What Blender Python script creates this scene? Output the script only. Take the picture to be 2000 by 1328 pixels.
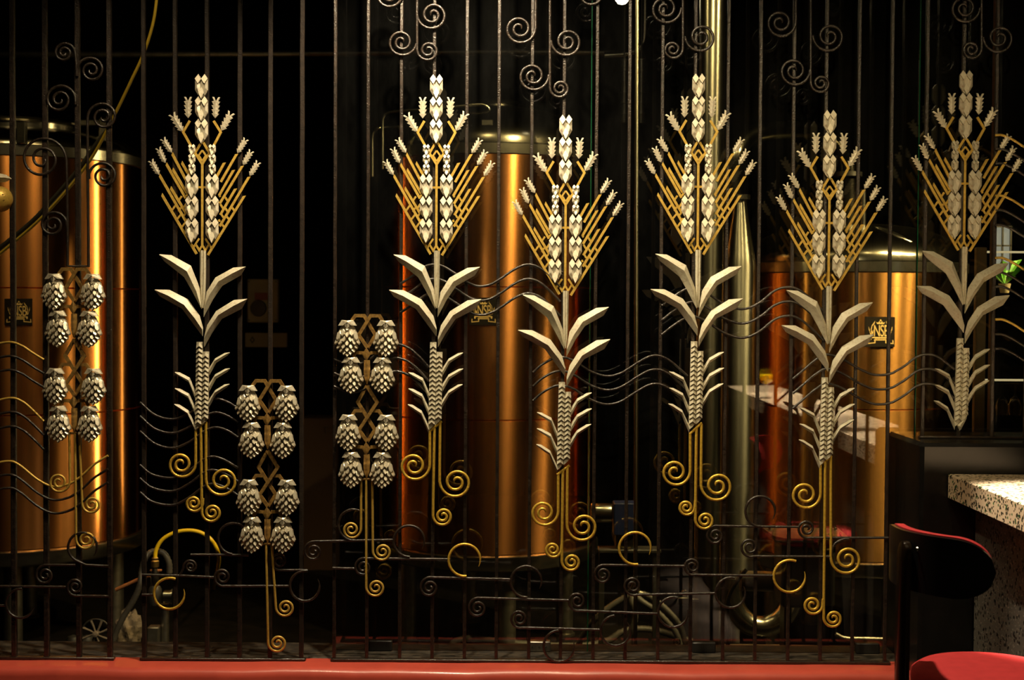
import bpy, bmesh, math, random
from mathutils import Vector, Matrix
random.seed(7)
for o in list(bpy.data.objects): bpy.data.objects.remove(o)
sc = bpy.context.scene
COL = sc.collection
pi = math.pi

# ------------------------------------------------------------------ camera
F = 2778.0                      # focal length in pixels of the 2000 px frame (50 mm)
G = 4.72                        # distance of the wrought-iron screen
H = 1.75                        # camera height
PX = G / F                      # metres per pixel on the screen plane
CAM_ROT = Matrix.Rotation(math.radians(90 - 1.6), 4, 'X') @ Matrix.Rotation(math.radians(0.33), 4, 'Z')
cam_d = bpy.data.cameras.new('camera'); cam = bpy.data.objects.new('camera', cam_d)
COL.objects.link(cam)
cam.matrix_world = Matrix.Translation((0, 0, H)) @ CAM_ROT
cam_d.lens = 50.0; cam_d.sensor_width = 36.0; cam_d.clip_start = 0.05; cam_d.clip_end = 60
cam_d.dof.use_dof = True; cam_d.dof.focus_distance = G; cam_d.dof.aperture_fstop = 4.5
sc.camera = cam

# ------------------------------------------------------------------ world, lamps, exposure
w = bpy.data.worlds.new('night_room'); sc.world = w; w.use_nodes = True
w.node_tree.nodes['Background'].inputs[0].default_value = (1.0, 0.72, 0.45, 1)
w.node_tree.nodes['Background'].inputs[1].default_value = 0.003
sc.view_settings.view_transform = 'Standard'
sc.view_settings.look = 'None'
sc.view_settings.gamma = 1.0
sc.view_settings.use_curve_mapping = False
sc.view_settings.exposure = 0.0

WARM = (1.0, 0.78, 0.52)
def spot(name, loc, aim, power, angle, blend=0.5, color=WARM, radius=0.04):
    d = bpy.data.lights.new(name, 'SPOT'); d.energy = power; d.color = color
    d.spot_size = math.radians(angle); d.spot_blend = blend; d.shadow_soft_size = radius
    o = bpy.data.objects.new(name, d); COL.objects.link(o)
    o.location = loc
    o.rotation_euler = (Vector(aim) - Vector(loc)).to_track_quat('-Z', 'Y').to_euler()
    return o
def point(name, loc, power, color=WARM, radius=0.06):
    d = bpy.data.lights.new(name, 'POINT'); d.energy = power; d.color = color; d.shadow_soft_size = radius
    o = bpy.data.objects.new(name, d); COL.objects.link(o); o.location = loc
    return o
# ceiling spots of the bar, in front of the screen, and one added for the beer
spot('bar_spot', (-0.30, 4.16, 3.25), (-0.28, 4.72, 1.9), 190, 88, 0.7, (1, .82, .54))
spot('bar_spot', (0.22, 4.10, 3.3), (0.22, 4.72, 2.0), 52, 80, 0.8, (1, .82, .54))
spot('bar_spot', (0.30, 3.1, 3.6), (0.55, 4.72, 1.75), 105, 52, 0.8, (1, .80, .46))
spot('bar_spot', (0.95, 2.5, 3.5), (1.35, 4.72, 1.80), 72, 46, 0.8, (1, .79, .42))
spot('bar_spot', (-1.0, 3.85, 3.5), (-1.35, 4.72, 1.25), 85, 62, 0.8, (1, .79, .48))
spot('bar_counter_spot', (1.25, 3.5, 3.7), (1.62, 4.0, 1.19), 2600, 18, 0.6, (1, .86, .66))
for yy in (0.9, 1.6, 2.3, 3.0):
    spot('bar_counter_spot', (1.82, yy, 3.7), (1.78, yy, 1.19), 1900, 28, 0.4, (1, .86, .66))
spot('bar_spot', (0.45, 4.2, 3.9), (1.28, 3.80, .85), 330, 19, 0.5, (1, .84, .60))
spot('bar_spot', (0.95, 3.3, 3.6), (1.440, 1.64, 1.29), 1600, 9, 0.4, (1, .84, .60))  # added narrow spot that only brightens the beer
def area(name, loc, aim, power, sx, sy, color):
    d = bpy.data.lights.new(name, 'AREA'); d.energy = power; d.color = color; d.shape = 'RECTANGLE'; d.size = sx; d.size_y = sy
    o = bpy.data.objects.new(name, d); COL.objects.link(o); o.location = loc
    o.rotation_euler = (Vector(aim) - Vector(loc)).to_track_quat('-Z', 'Y').to_euler()
area('bar_fill_glow', (0.3, 1.2, 4.4), (0.3, 3.6, 1.4), 10, 5.0, 1.6, (1, .76, .44))  # added soft fill for the copper and the shaded facets
# lamps of the brewing room, hung between the glass and the copper and aimed at the tanks
LC = (1, .74, .30)
for x, y, z, tx, power, rad, cone in (
        (0.82, 5.2, 3.5, -.1, 250, .05, 64), (1.7, 5.2, 3.5, -.1, 210, .02, 56), (-.15, 5.4, 3.5, -.1, 20, .12, 60),
        (-1.22, 5.2, 3.5, -2.4, 20, .10, 64), (-2.24, 5.4, 3.5, -2.4, 24, .02, 64), (-1.6, 5.6, 3.5, -2.4, 8, .02, 64),
        (2.45, 5.4, 3.5, 1.75, 240, .025, 44), (3.0, 5.3, 3.5, 1.75, 520, .035, 44), (3.7, 5.4, 3.5, 1.75, 380, .02, 44), (0.05, 5.4, 3.5, 1.7, 40, .015, 44), (1.80, 5.3, 3.5, 1.75, 16, .04, 60)):
    spot('brewery_lamp', (x, y, z), (tx, 6.9, 1.35), power, cone, 0.6, LC, rad)
# added upright strip lights between the left and middle tanks, for the copper streaks
area('streak_strip_light', (-1.2, 7.0, 1.75), (-2.5, 7.05, 1.75), 6.5, .05, 2.2, LC)
area('streak_strip_light', (-1.25, 7.65, 1.75), (-2.5, 7.3, 1.75), 1.0, .03, 2.2, LC)

# ------------------------------------------------------------------ pixel helpers
R3 = CAM_ROT.to_3x3(); CP = Vector((0, 0, H))
def at(px, py, Y=G):
    d = R3 @ Vector(((px - 1000) / F, (664 - py) / F, -1.0))
    return CP + d * (Y / d.y)

# ------------------------------------------------------------------ materials
def new_mat(name):
    m = bpy.data.materials.new(name); m.use_nodes = True
    nt = m.node_tree
    return m, nt, nt.nodes['Principled BSDF']
def mat(name, base, rough=0.5, metal=0.0, var=None, vscale=60, bump=0.0, bscale=150, spec=None, coat=0.0, stretch=None, vlo=.35, vhi=.7):
    m, nt, b = new_mat(name)
    b.inputs['Base Color'].default_value = (*base, 1)
    b.inputs['Roughness'].default_value = rough
    b.inputs['Metallic'].default_value = metal
    if spec is not None: b.inputs['Specular IOR Level'].default_value = spec
    if coat: b.inputs['Coat Weight'].default_value = coat; b.inputs['Coat Roughness'].default_value = 0.15
    tc = nt.nodes.new('ShaderNodeTexCoord'); src = tc.outputs['Object']
    if stretch:
        mp = nt.nodes.new('ShaderNodeMapping'); mp.inputs['Scale'].default_value = stretch
        nt.links.new(src, mp.inputs['Vector']); src = mp.outputs['Vector']
    if var is not None:
        n = nt.nodes.new('ShaderNodeTexNoise'); n.inputs['Scale'].default_value = vscale; n.inputs['Detail'].default_value = 5
        nt.links.new(src, n.inputs['Vector'])
        r = nt.nodes.new('ShaderNodeValToRGB')
        r.color_ramp.elements[0].position = vlo; r.color_ramp.elements[1].position = vhi
        r.color_ramp.elements[0].color = (*base, 1); r.color_ramp.elements[1].color = (*var, 1)
        nt.links.new(n.outputs['Fac'], r.inputs['Fac']); nt.links.new(r.outputs['Color'], b.inputs['Base Color'])
    if bump:
        n2 = nt.nodes.new('ShaderNodeTexNoise'); n2.inputs['Scale'].default_value = bscale; n2.inputs['Detail'].default_value = 4
        nt.links.new(src, n2.inputs['Vector'])
        bp = nt.nodes.new('ShaderNodeBump'); bp.inputs['Strength'].default_value = bump; bp.inputs['Distance'].default_value = 0.002
        nt.links.new(n2.outputs['Fac'], bp.inputs['Height']); nt.links.new(bp.outputs['Normal'], b.inputs['Normal'])
    return m
def emit(name, color, strength):
    m, nt, b = new_mat(name)
    b.inputs['Base Color'].default_value = (0, 0, 0, 1)
    b.inputs['Emission Color'].default_value = (*color, 1); b.inputs['Emission Strength'].default_value = strength
    return m
def brushed(name, base, rough, aniso, streak=True):
    m, nt, b = new_mat(name)
    b.inputs['Metallic'].default_value = 1
    b.inputs['Anisotropic'].default_value = aniso
    b.inputs['Anisotropic Rotation'].default_value = 0.25
    tg = nt.nodes.new('ShaderNodeTangent'); tg.direction_type = 'RADIAL'; tg.axis = 'Z'
    nt.links.new(tg.outputs['Tangent'], b.inputs['Tangent'])
    tc = nt.nodes.new('ShaderNodeTexCoord'); mp = nt.nodes.new('ShaderNodeMapping')
    mp.inputs['Scale'].default_value = (1, 1, 0.03)
    nt.links.new(tc.outputs['Object'], mp.inputs['Vector'])
    n = nt.nodes.new('ShaderNodeTexNoise'); n.inputs['Scale'].default_value = 14; n.inputs['Detail'].default_value = 2
    nt.links.new(mp.outputs['Vector'], n.inputs['Vector'])
    r = nt.nodes.new('ShaderNodeValToRGB')
    r.color_ramp.elements[0].position = .3; r.color_ramp.elements[1].position = .7
    r.color_ramp.elements[0].color = (*[c * .84 for c in base], 1); r.color_ramp.elements[1].color = (*base, 1)
    nt.links.new(n.outputs['Fac'], r.inputs['Fac']); nt.links.new(r.outputs['Color'], b.inputs['Base Color'])
    mr = nt.nodes.new('ShaderNodeMapRange'); mr.inputs['To Min'].default_value = rough * .88; mr.inputs['To Max'].default_value = rough * 1.15
    nt.links.new(n.outputs['Fac'], mr.inputs['Value']); nt.links.new(mr.outputs['Result'], b.inputs['Roughness'])
    bp = nt.nodes.new('ShaderNodeBump'); bp.inputs['Strength'].default_value = 0.03; bp.inputs['Distance'].default_value = 0.004
    nt.links.new(n.outputs['Fac'], bp.inputs['Height']); nt.links.new(bp.outputs['Normal'], b.inputs['Normal'])
    return m

M = {}
M['iron'] = mat('black_iron', (.010, .0068, .005), .28, .0, (.034, .022, .015), 90, .9, 260, spec=.85)
M['gate_iron'] = mat('brown_black_iron', (.026, .018, .013), .38, .0, (.014, .010, .008), 70, .6, 240, spec=.5)
M['silver'] = mat('weathered_silver_paint', (.60, .555, .42), .46, .15, (.42, .33, .21), 110, .35, 300, spec=.4, vlo=.5, vhi=.78)
M['ear'] = mat('silver_ear_paint', (.62, .565, .43), .42, .25, (.44, .30, .18), 130, .3, 300, spec=.4, vlo=.52, vhi=.8)
M['hop'] = mat('antique_silver', (.70, .64, .48), .32, .55, (.50, .42, .29), 120, .35, 260, vlo=.45, vhi=.75)
M['gold'] = mat('gold_paint', (.68, .45, .09), .38, .35, (.52, .31, .05), 90, .45, 240, vlo=.4, vhi=.75)
M['gold_bright'] = mat('bright_gold_leaf', (.84, .55, .075), .34, .45, (.62, .36, .04), 120, .6, 200, vlo=.4, vhi=.75)
M['old_gold'] = mat('antique_gold', (.46, .27, .07), .42, .45, (.20, .11, .035), 90, .5, 220, vlo=.35, vhi=.7)
M['copper'] = brushed('brushed_copper', (.82, .34, .10), .22, .97)
M['copper_deep'] = brushed('brushed_copper_tarnished', (.84, .40, .11), .22, .97)
M['steel'] = brushed('brushed_steel', (.62, .60, .52), .30, .75)
M['dome_steel'] = mat('dark_mirror_steel', (.16, .15, .12), .20, 1.0, (.11, .10, .08), 8)
M['rim_steel'] = mat('mirror_steel', (.52, .49, .41), .24, 1.0, (.30, .28, .23), 7)
M['column_steel'] = brushed('dull_brushed_steel', (.26, .25, .21), .30, .8)
M['steel_plain'] = mat('polished_steel', (.60, .57, .48), .22, 1.0, (.42, .40, .34), 20)
M['steel_dull'] = mat('dull_steel', (.34, .32, .27), .42, 1.0, (.22, .20, .17), 24)
M['dark_steel'] = mat('dark_steel', (.10, .095, .085), .4, .8)
M['red_paint'] = mat('red_gloss_paint', (.60, .085, .055), .36, 0, (.52, .070, .048), 12, .25, 40, coat=.3)
M['dirt'] = mat('dusty_dark_sill', (.022, .017, .012), .75, 0, (.085, .065, .042), 22, .8, 60, vlo=.42, vhi=.75)
M['black_panel'] = mat('black_gloss_panel', (.006, .0055, .005), .24, 0, (.010, .009, .008), 20, .1, 30, spec=.45)
M['black_wall'] = mat('black_wall_paint', (.003, .0025, .002), .9, 0, spec=0)
M['floor_dark'] = mat('dark_floor_tiles', (.004, .0032, .0025), .6, 0, (.008, .006, .005), 9, spec=.1)
M['floor_bar'] = mat('dark_bar_floor', (.05, .035, .025), .45, 0, (.03, .02, .015), 6)
M['chair_black'] = mat('black_lacquer', (.010, .009, .008), .30, 0, spec=.5, coat=.25)
M['velvet'] = mat('red_velvet', (.60, .028, .030), .85, 0, (.52, .020, .022), 30, .15, 400)
M['post_wood'] = mat('bronze_lacquer', (.022, .012, .005), .22, .2, coat=.3)
M['rubber'] = mat('grey_rubber', (.055, .049, .04), .55, 0, (.035, .031, .027), 40)
M['black_rubber'] = mat('black_rubber', (.018, .016, .014), .5)
M['yellow'] = mat('yellow_hose_plastic', (.75, .50, .015), .35, 0)
M['yellow_dim'] = mat('mustard_strap', (.40, .28, .02), .6, 0)
M['brass'] = mat('worn_brass', (.55, .36, .12), .4, 1)
M['rust'] = mat('rusty_copper_pipe', (.36, .14, .05), .5, .5)
M['grey_paint'] = mat('grey_machine_paint', (.12, .115, .10), .5, .2, (.08, .075, .065), 18)
M['blue_paint'] = mat('dark_blue_paint', (.012, .02, .075), .4)
M['rag'] = mat('grimy_cloth', (.20, .155, .11), .9, 0, (.10, .08, .06), 16)
M['white_box'] = mat('dirty_white_enamel', (.30, .26, .17), .6, 0, (.22, .19, .12), 10)
M['sign_white'] = mat('dim_white_sign', (.20, .17, .11), .6)
M['dim_red'] = mat('faded_red_print', (.20, .05, .03), .6)
M['plate'] = mat('black_name_plate', (.018, .014, .010), .35, .2)
M['emblem'] = mat('gold_print', (.88, .62, .24), .45, .1)
M['emblem_white'] = mat('pale_gold_print', (.85, .62, .28), .4, .4)
M['panel_brown'] = mat('brown_black_cabinet', (.035, .018, .010), .5)
M['pale_wood'] = mat('pale_post_paint', (.40, .33, .19), .6, 0, (.30, .24, .13), 14)
M['brown_bar'] = mat('brown_lacquered_bar', (.16, .07, .025), .35)
M['leafgreen'] = mat('houseplant_green', (.10, .32, .03), .5)
M['window_reflection'] = emit('reflected_pane_glow', (.85, .82, .62), .35)
M['bulb'] = emit('lit_bulb', (1, .86, .58), 18)
M['rail_glow'] = emit('glowing_rail_steel', (1, .80, .42), .55)  # steel rails given a glow of their own
M['glass_clear'] = None

def terrazzo(name, k=1.0, dark=False):
    m, nt, b = new_mat(name)
    tc = nt.nodes.new('ShaderNodeTexCoord')
    base = (.66, .50, .33) if not dark else (.15, .135, .11)
    col = None
    def chips(scale, thr, color, prev):
        v = nt.nodes.new('ShaderNodeTexVoronoi'); v.inputs['Scale'].default_value = scale
        nt.links.new(tc.outputs['Object'], v.inputs['Vector'])
        g = nt.nodes.new('ShaderNodeSeparateColor'); nt.links.new(v.outputs['Color'], g.inputs['Color'])
        lt = nt.nodes.new('ShaderNodeMath'); lt.operation = 'LESS_THAN'; lt.inputs[1].default_value = thr
        nt.links.new(g.outputs['Red'], lt.inputs[0])
        ds = nt.nodes.new('ShaderNodeMath'); ds.operation = 'LESS_THAN'; ds.inputs[1].default_value = 0.55
        nt.links.new(v.outputs['Distance'], ds.inputs[0])
        mu = nt.nodes.new('ShaderNodeMath'); mu.operation = 'MULTIPLY'
        nt.links.new(lt.outputs[0], mu.inputs[0]); nt.links.new(ds.outputs[0], mu.inputs[1])
        mx = nt.nodes.new('ShaderNodeMix'); mx.data_type = 'RGBA'
        nt.links.new(mu.outputs[0], mx.inputs['Factor'])
        if isinstance(prev, tuple): mx.inputs['A'].default_value = (*prev, 1)
        else: nt.links.new(prev, mx.inputs['A'])
        mx.inputs['B'].default_value = (*color, 1)
        return mx.outputs['Result']
    c = chips(88, .22, (.035, .035, .022) if not dark else (.020, .018, .015), base)
    c = chips(150, .16, (.06, .045, .03) if not dark else (.34, .30, .24), c)
    c = chips(120, .05, (.03, .12, .03) if not dark else (.03, .03, .03), c)
    nt.links.new(c, b.inputs['Base Color'])
    b.inputs['Roughness'].default_value = .22 if not dark else .35
    return m
M['terrazzo'] = terrazzo('cream_terrazzo')
M['granite'] = terrazzo('dark_granite', dark=True)

def glass_mat(name, tint, ior, haze):
    m = bpy.data.materials.new(name); m.use_nodes = True; nt = m.node_tree; nt.nodes.clear()
    out = nt.nodes.new('ShaderNodeOutputMaterial')
    tr = nt.nodes.new('ShaderNodeBsdfTransparent'); tr.inputs[0].default_value = (*tint, 1)
    gl = nt.nodes.new('ShaderNodeBsdfGlossy'); gl.inputs['Roughness'].default_value = 0.0
    fr = nt.nodes.new('ShaderNodeFresnel'); fr.inputs['IOR'].default_value = ior
    mx = nt.nodes.new('ShaderNodeMixShader')
    nt.links.new(fr.outputs[0], mx.inputs[0]); nt.links.new(tr.outputs[0], mx.inputs[1]); nt.links.new(gl.outputs[0], mx.inputs[2])
    df = nt.nodes.new('ShaderNodeBsdfDiffuse'); df.inputs[0].default_value = (.8, .8, .75, 1)
    tc = nt.nodes.new('ShaderNodeTexCoord'); mp = nt.nodes.new('ShaderNodeMapping'); mp.inputs['Rotation'].default_value = (0, .6, 0); mp.inputs['Scale'].default_value = (1, 1, .35)
    nt.links.new(tc.outputs['Object'], mp.inputs[0])
    n = nt.nodes.new('ShaderNodeTexNoise'); n.inputs['Scale'].default_value = 5; n.inputs['Detail'].default_value = 8; n.inputs['Roughness'].default_value = .7
    nt.links.new(mp.outputs[0], n.inputs['Vector'])
    mr = nt.nodes.new('ShaderNodeMapRange'); mr.inputs['From Min'].default_value = .42; mr.inputs['From Max'].default_value = .8; mr.inputs['To Min'].default_value = haze * .25; mr.inputs['To Max'].default_value = haze
    nt.links.new(n.outputs['Fac'], mr.inputs['Value'])
    m2 = nt.nodes.new('ShaderNodeMixShader')
    nt.links.new(mr.outputs[0], m2.inputs[0]); nt.links.new(mx.outputs[0], m2.inputs[1]); nt.links.new(df.outputs[0], m2.inputs[2])
    nt.links.new(m2.outputs[0], out.inputs[0])
    return m
M['pane'] = glass_mat('clear_pane_glass', (.97, .98, .95), 1.95, .006)
M['pane_edge'] = mat('green_glass_edge', (.006, .07, .03), .2, 0, spec=.6)
def real_glass(name, color, ior=1.45):
    m, nt, b = new_mat(name)
    b.inputs['Base Color'].default_value = (*color, 1); b.inputs['Roughness'].default_value = 0
    b.inputs['Transmission Weight'].default_value = 1; b.inputs['IOR'].default_value = ior
    return m
M['drink_glass'] = glass_mat('drinking_glass', (.95, .95, .93), 1.7, .0)
_nt = M['drink_glass'].node_tree
_lw = _nt.nodes.new('ShaderNodeLayerWeight'); _pw = _nt.nodes.new('ShaderNodeMath'); _pw.operation = 'POWER'; _pw.inputs[1].default_value = 3.0
_sc = _nt.nodes.new('ShaderNodeMath'); _sc.operation = 'MULTIPLY_ADD'; _sc.inputs[1].default_value = .55; _sc.inputs[2].default_value = .04
_nt.links.new(_lw.outputs['Facing'], _pw.inputs[0]); _nt.links.new(_pw.outputs[0], _sc.inputs[0])
_mx = [n for n in _nt.nodes if n.type == 'MIX_SHADER' and n.inputs[0].links and n.inputs[0].links[0].from_node.type == 'FRESNEL'][0]
_nt.links.new(_sc.outputs[0], _mx.inputs[0])
M['beer'] = mat('hazy_yellow_beer', (.95, .55, .01), .25, 0)
b_ = M['beer'].node_tree.nodes['Principled BSDF']; b_.inputs['Subsurface Weight'].default_value = .6; b_.inputs['Subsurface Radius'].default_value = (1, .7, .05); b_.inputs['Subsurface Scale'].default_value = .05

# ------------------------------------------------------------------ mesh builder
class MB:
    def __init__(s): s.v = []; s.f = []
    def face(s, *pts):
        i = len(s.v); s.v += [tuple(p) for p in pts]; s.f.append(tuple(range(i, i + len(pts))))
    def grid(s, rows, closed=False, cap=False):
        i0 = len(s.v); n = len(rows[0])
        for r in rows: s.v += [tuple(p) for p in r]
        for a in range(len(rows) - 1):
            for k in range(n if closed else n - 1):
                k2 = (k + 1) % n
                s.f.append((i0 + a * n + k, i0 + a * n + k2, i0 + (a + 1) * n + k2, i0 + (a + 1) * n + k))
        if cap:
            s.f.append(tuple(i0 + k for k in reversed(range(n))))
            s.f.append(tuple(i0 + (len(rows) - 1) * n + k for k in range(n)))
    def box(s, a, b, bev=0):
        (x0, y0, z0), (x1, y1, z1) = a, b
        if bev <= 0:
            c = [(x0, y0), (x1, y0), (x1, y1), (x0, y1)]
            s.grid([[(x, y, z) for x, y in c] for z in (z0, z1)], True, True)
        else:
            def ring(i, z):
                return [(x0 + i, y0 + bev, z), (x0 + bev, y0 + i, z), (x1 - bev, y0 + i, z), (x1 - i, y0 + bev, z),
                        (x1 - i, y1 - bev, z), (x1 - bev, y1 - i, z), (x0 + bev, y1 - i, z), (x0 + i, y1 - bev, z)]
            def inner(z):
                e = bev
                return [(x0 + e, y0 + e * 1.4, z), (x0 + e * 1.4, y0 + e, z), (x1 - e * 1.4, y0 + e, z), (x1 - e, y0 + e * 1.4, z),
                        (x1 - e, y1 - e * 1.4, z), (x1 - e * 1.4, y1 - e, z), (x0 + e * 1.4, y1 - e, z), (x0 + e, y1 - e * 1.4, z)]
            s.grid([inner(z0), ring(0, z0 + bev), ring(0, z1 - bev), inner(z1)], True, True)
    def tube(s, pts, r, n=8, taper=None):
        pts = [Vector(p) for p in pts]
        q = [pts[0]]
        for p in pts[1:]:
            if (p - q[-1]).length > 1e-6: q.append(p)
        pts = q; N = len(pts)
        rs = r if isinstance(r, (list, tuple)) else [r] * N
        if len(rs) < N: rs = list(rs) + [rs[-1]] * (N - len(rs))
        if taper:
            rs = [rr * (1 if i < N - taper else 1 - .75 * (i - (N - taper) + 1) / taper) for i, rr in enumerate(rs)]
        T = []
        for i in range(N):
            a = pts[max(0, i - 1)]; b = pts[min(N - 1, i + 1)]
            T.append((b - a).normalized())
        up = Vector((0, 1, 0))
        if abs(T[0].dot(up)) > .95: up = Vector((1, 0, 0))
        nrm = (up - T[0] * up.dot(T[0])).normalized()
        rows = []
        for i in range(N):
            nrm = (nrm - T[i] * nrm.dot(T[i]))
            nrm = nrm.normalized() if nrm.length > 1e-6 else Vector((1, 0, 0))
            bn = T[i].cross(nrm)
            rows.append([pts[i] + nrm * (rs[i] * math.cos(2 * pi * k / n)) + bn * (rs[i] * math.sin(2 * pi * k / n)) for k in range(n)])
        s.grid(rows, True, True)
    def lathe(s, prof, n=48, c=(0, 0, 0), cap=True, a0=0, a1=2 * pi):
        full = abs(a1 - a0 - 2 * pi) < 1e-6
        m = n if full else n + 1
        rows = [[(c[0] + r * math.cos(a0 + (a1 - a0) * k / n), c[1] + r * math.sin(a0 + (a1 - a0) * k / n), c[2] + z) for k in range(m)] for r, z in prof]
        s.grid(rows, full, cap and full)
    def prism(s, outline, d0, d1):
        "outline in plane (x,z), depth along y from d0 to d1"
        s.grid([[(x, d0, z) for x, z in outline], [(x, d1, z) for x, z in outline]], True, True)
    def mesh(s, name, smooth=None, merge=True):
        me = bpy.data.meshes.new(name); me.from_pydata(s.v, [], s.f)
        bm = bmesh.new(); bm.from_mesh(me)
        if merge: bmesh.ops.remove_doubles(bm, verts=bm.verts, dist=1e-6)
        bmesh.ops.recalc_face_normals(bm, faces=bm.faces)
        bm.to_mesh(me); bm.free()
        if smooth is not None:
            me.polygons.foreach_set('use_smooth', [True] * len(me.polygons))
            me.set_sharp_from_angle(angle=math.radians(smooth))
        me.update()
        return me
def obj(name, me, m, parent=None, loc=None, rot=None, scale=None):
    if isinstance(me, MB): me = me.mesh(name, 40)
    o = bpy.data.objects.new(name, me); COL.objects.link(o)
    if m is not None and len(me.materials) == 0: me.materials.append(m)
    if parent is not None: o.parent = parent
    if loc is not None: o.location = loc
    if rot is not None: o.rotation_euler = rot
    if scale is not None: o.scale = scale
    return o
def tag(o, label, cat, group=None):
    o['label'] = label; o['category'] = cat
    if group: o['group'] = group
    return o
def thing(name, label, cat, loc=(0, 0, 0), group=None, rotz=0):
    o = bpy.data.objects.new(name, None); COL.objects.link(o); o.location = loc; o.rotation_euler = (0, 0, rotz)
    o.empty_display_size = .1
    return tag(o, label, cat, group)
def struct(name, me, m, label=None):
    o = obj(name, me, m); o['kind'] = 'structure'
    if label: o['label'] = label
    return o
CACHE = {}
def shared(key, fn, smooth=30):
    if key not in CACHE:
        b = fn(); CACHE[key] = b.mesh(key, smooth)
    return CACHE[key]
def part(key, name, fn, m, parent, loc=None, rot=None, scale=None, smooth=30):
    me = shared(key, fn, smooth)
    return obj(name, me, m, parent, loc, rot, scale)
def catmull(pts, n=8):
    P = [Vector(p) for p in pts]; out = []
    P = [P[0] * 2 - P[1]] + P + [P[-1] * 2 - P[-2]]
    for i in range(1, len(P) - 2):
        p0, p1, p2, p3 = P[i - 1:i + 3]
        for k in range(n):
            t = k / n
            out.append(.5 * ((2 * p1) + (p2 - p0) * t + (2 * p0 - 5 * p1 + 4 * p2 - p3) * t * t + (3 * p1 - p0 - 3 * p2 + p3) * t ** 3))
    out.append(P[-2]); return out

# ------------------------------------------------------------------ the building
LEDGE = at(1000, 1293).z
def bx(a, b, bev=0):
    m = MB(); m.box(a, b, bev); return m
struct('floor', bx((-6, -3, -.12), (6, 4.5, 0)), M['floor_bar'], 'dark floor of the bar in front of the screen')
struct('floor', bx((-6, 4.88, -.12), (6, 9.6, 0)), M['floor_dark'], 'dark floor of the brewing room')
struct('wall_back', bx((-6, 9.5, 0), (6, 9.65, 4.6)), M['black_wall'])
struct('wall_left', bx((-6.1, 4.6, 0), (-6, 9.6, 4.6)), M['black_wall'])
struct('wall_right', bx((6, -3, 0), (6.1, 9.6, 4.6)), M['black_wall'])
struct('wall_left', bx((-6.1, -3, 0), (-6, 4.6, 4.6)), M['black_wall'])
struct('wall_front', bx((-6, -3.1, 0), (6, -3, 4.6)), M['black_wall'])
struct('ceiling', bx((-6.1, -3.1, 4.6), (6.1, 9.65, 4.7)), M['black_wall'])
# red painted ledge with a rounded nose
XL = at(1772, 1300, G).x
m = MB()
prof = [(G + .035, LEDGE), (G - .075, LEDGE - .001), (G - .092, LEDGE - .005), (G - .103, LEDGE - .014), (G - .108, LEDGE - .030),
        (G - .108, .0), (G + .035, .0)]
rows = []
for i in range(61):
    x = -6 + (XL + 6) * i / 60
    wv = .0022 * math.sin(x * 7.3) + .0018 * math.sin(x * 17.1 + 1)
    rows.append([(x, y + (wv if y < G else 0), z + (wv * .8 if 0 < z < LEDGE else 0)) for y, z in prof])
m.grid(rows, True, True)
struct('trim_1', m.mesh('ledge', 50), M['red_paint'], 'red gloss painted ledge under the iron screen')
m = MB(); m.box((-6, G + .035, 0), (XL + .6, G + .24, LEDGE + .004), .004)
struct('trim_2', m, M['dirt'], 'dusty dark sill strip behind the bars')
# header beam over the screen
struct('trim_3', bx((-6, G - .06, 3.15), (6, G + .24, 3.35)), M['black_panel'], 'dark beam above the iron screen')

# black partition the right bars stand on
PT = at(1900, 866, 4.56).z
PXL = at(1797, 1000, 4.56).x
m = MB(); m.box((PXL, 4.56, 0), (6, 4.98, PT), .012)
struct('wall_partition', m, M['black_panel'], 'glossy black partition below the right bars')

# ------------------------------------------------------------------ iron screen: bars, scrolls, waves
QT = [1, .82, .72, .64, .56, .42, .34, .28, .13]
def spiral(C, S, sgn, quarters=8, n=7):
    "points from S winding in around C; sgn +1: towards +angle in image space (y down = clockwise on screen)"
    dx, dy = S[0] - C[0], S[1] - C[1]
    r0 = math.hypot(dx, dy); a0 = math.atan2(dy, dx); out = []
    for i in range(quarters * n + 1):
        q = i / n; k = int(q); f = q - k
        t = QT[k] if k >= 8 else QT[k] * (1 - f) + QT[k + 1] * f
        a = a0 + sgn * q * pi / 2
        out.append((C[0] + r0 * t * math.cos(a), C[1] + r0 * t * math.sin(a)))
    return out
def hook(C, r, a_start, a_end, n=26, lead=None):
    out = list(lead) if lead else []
    for i in range(n + 1):
        a = math.radians(a_start + (a_end - a_start) * i / n)
        rr = r * (1 - .06 * i / n)
        out.append((C[0] + rr * math.cos(a), C[1] + rr * math.sin(a)))
    return out
def gtube(pts, r, d, origin, n=8, taper=None):
    m = MB(); m.tube([at(x, y) + Vector((0, -d * PX, 0)) - origin for x, y in pts], r * PX, n, taper); return m

SCREENS = {}
def screen(key, label, px):
    p = at(px, 1290); loc = Vector((p.x, G, LEDGE))
    SCREENS[key] = thing('iron_screen', label, 'iron screen', loc, 'wrought-iron screen panels')
    return SCREENS[key]
screen('left', 'dark iron bar panel with gold waves before the leftmost copper tank', 110)
screen('gate', 'brown-black gate panel of iron bars between left and middle tanks', 436)
screen('main', 'long black iron bar panel with bottom scrolls in front of the glass', 1190)
p = at(1870, 866)
SCREENS['right'] = thing('iron_screen', 'short iron bar panel standing on the black partition at right', 'iron screen', (p.x, G, PT), 'wrought-iron screen panels')

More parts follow.
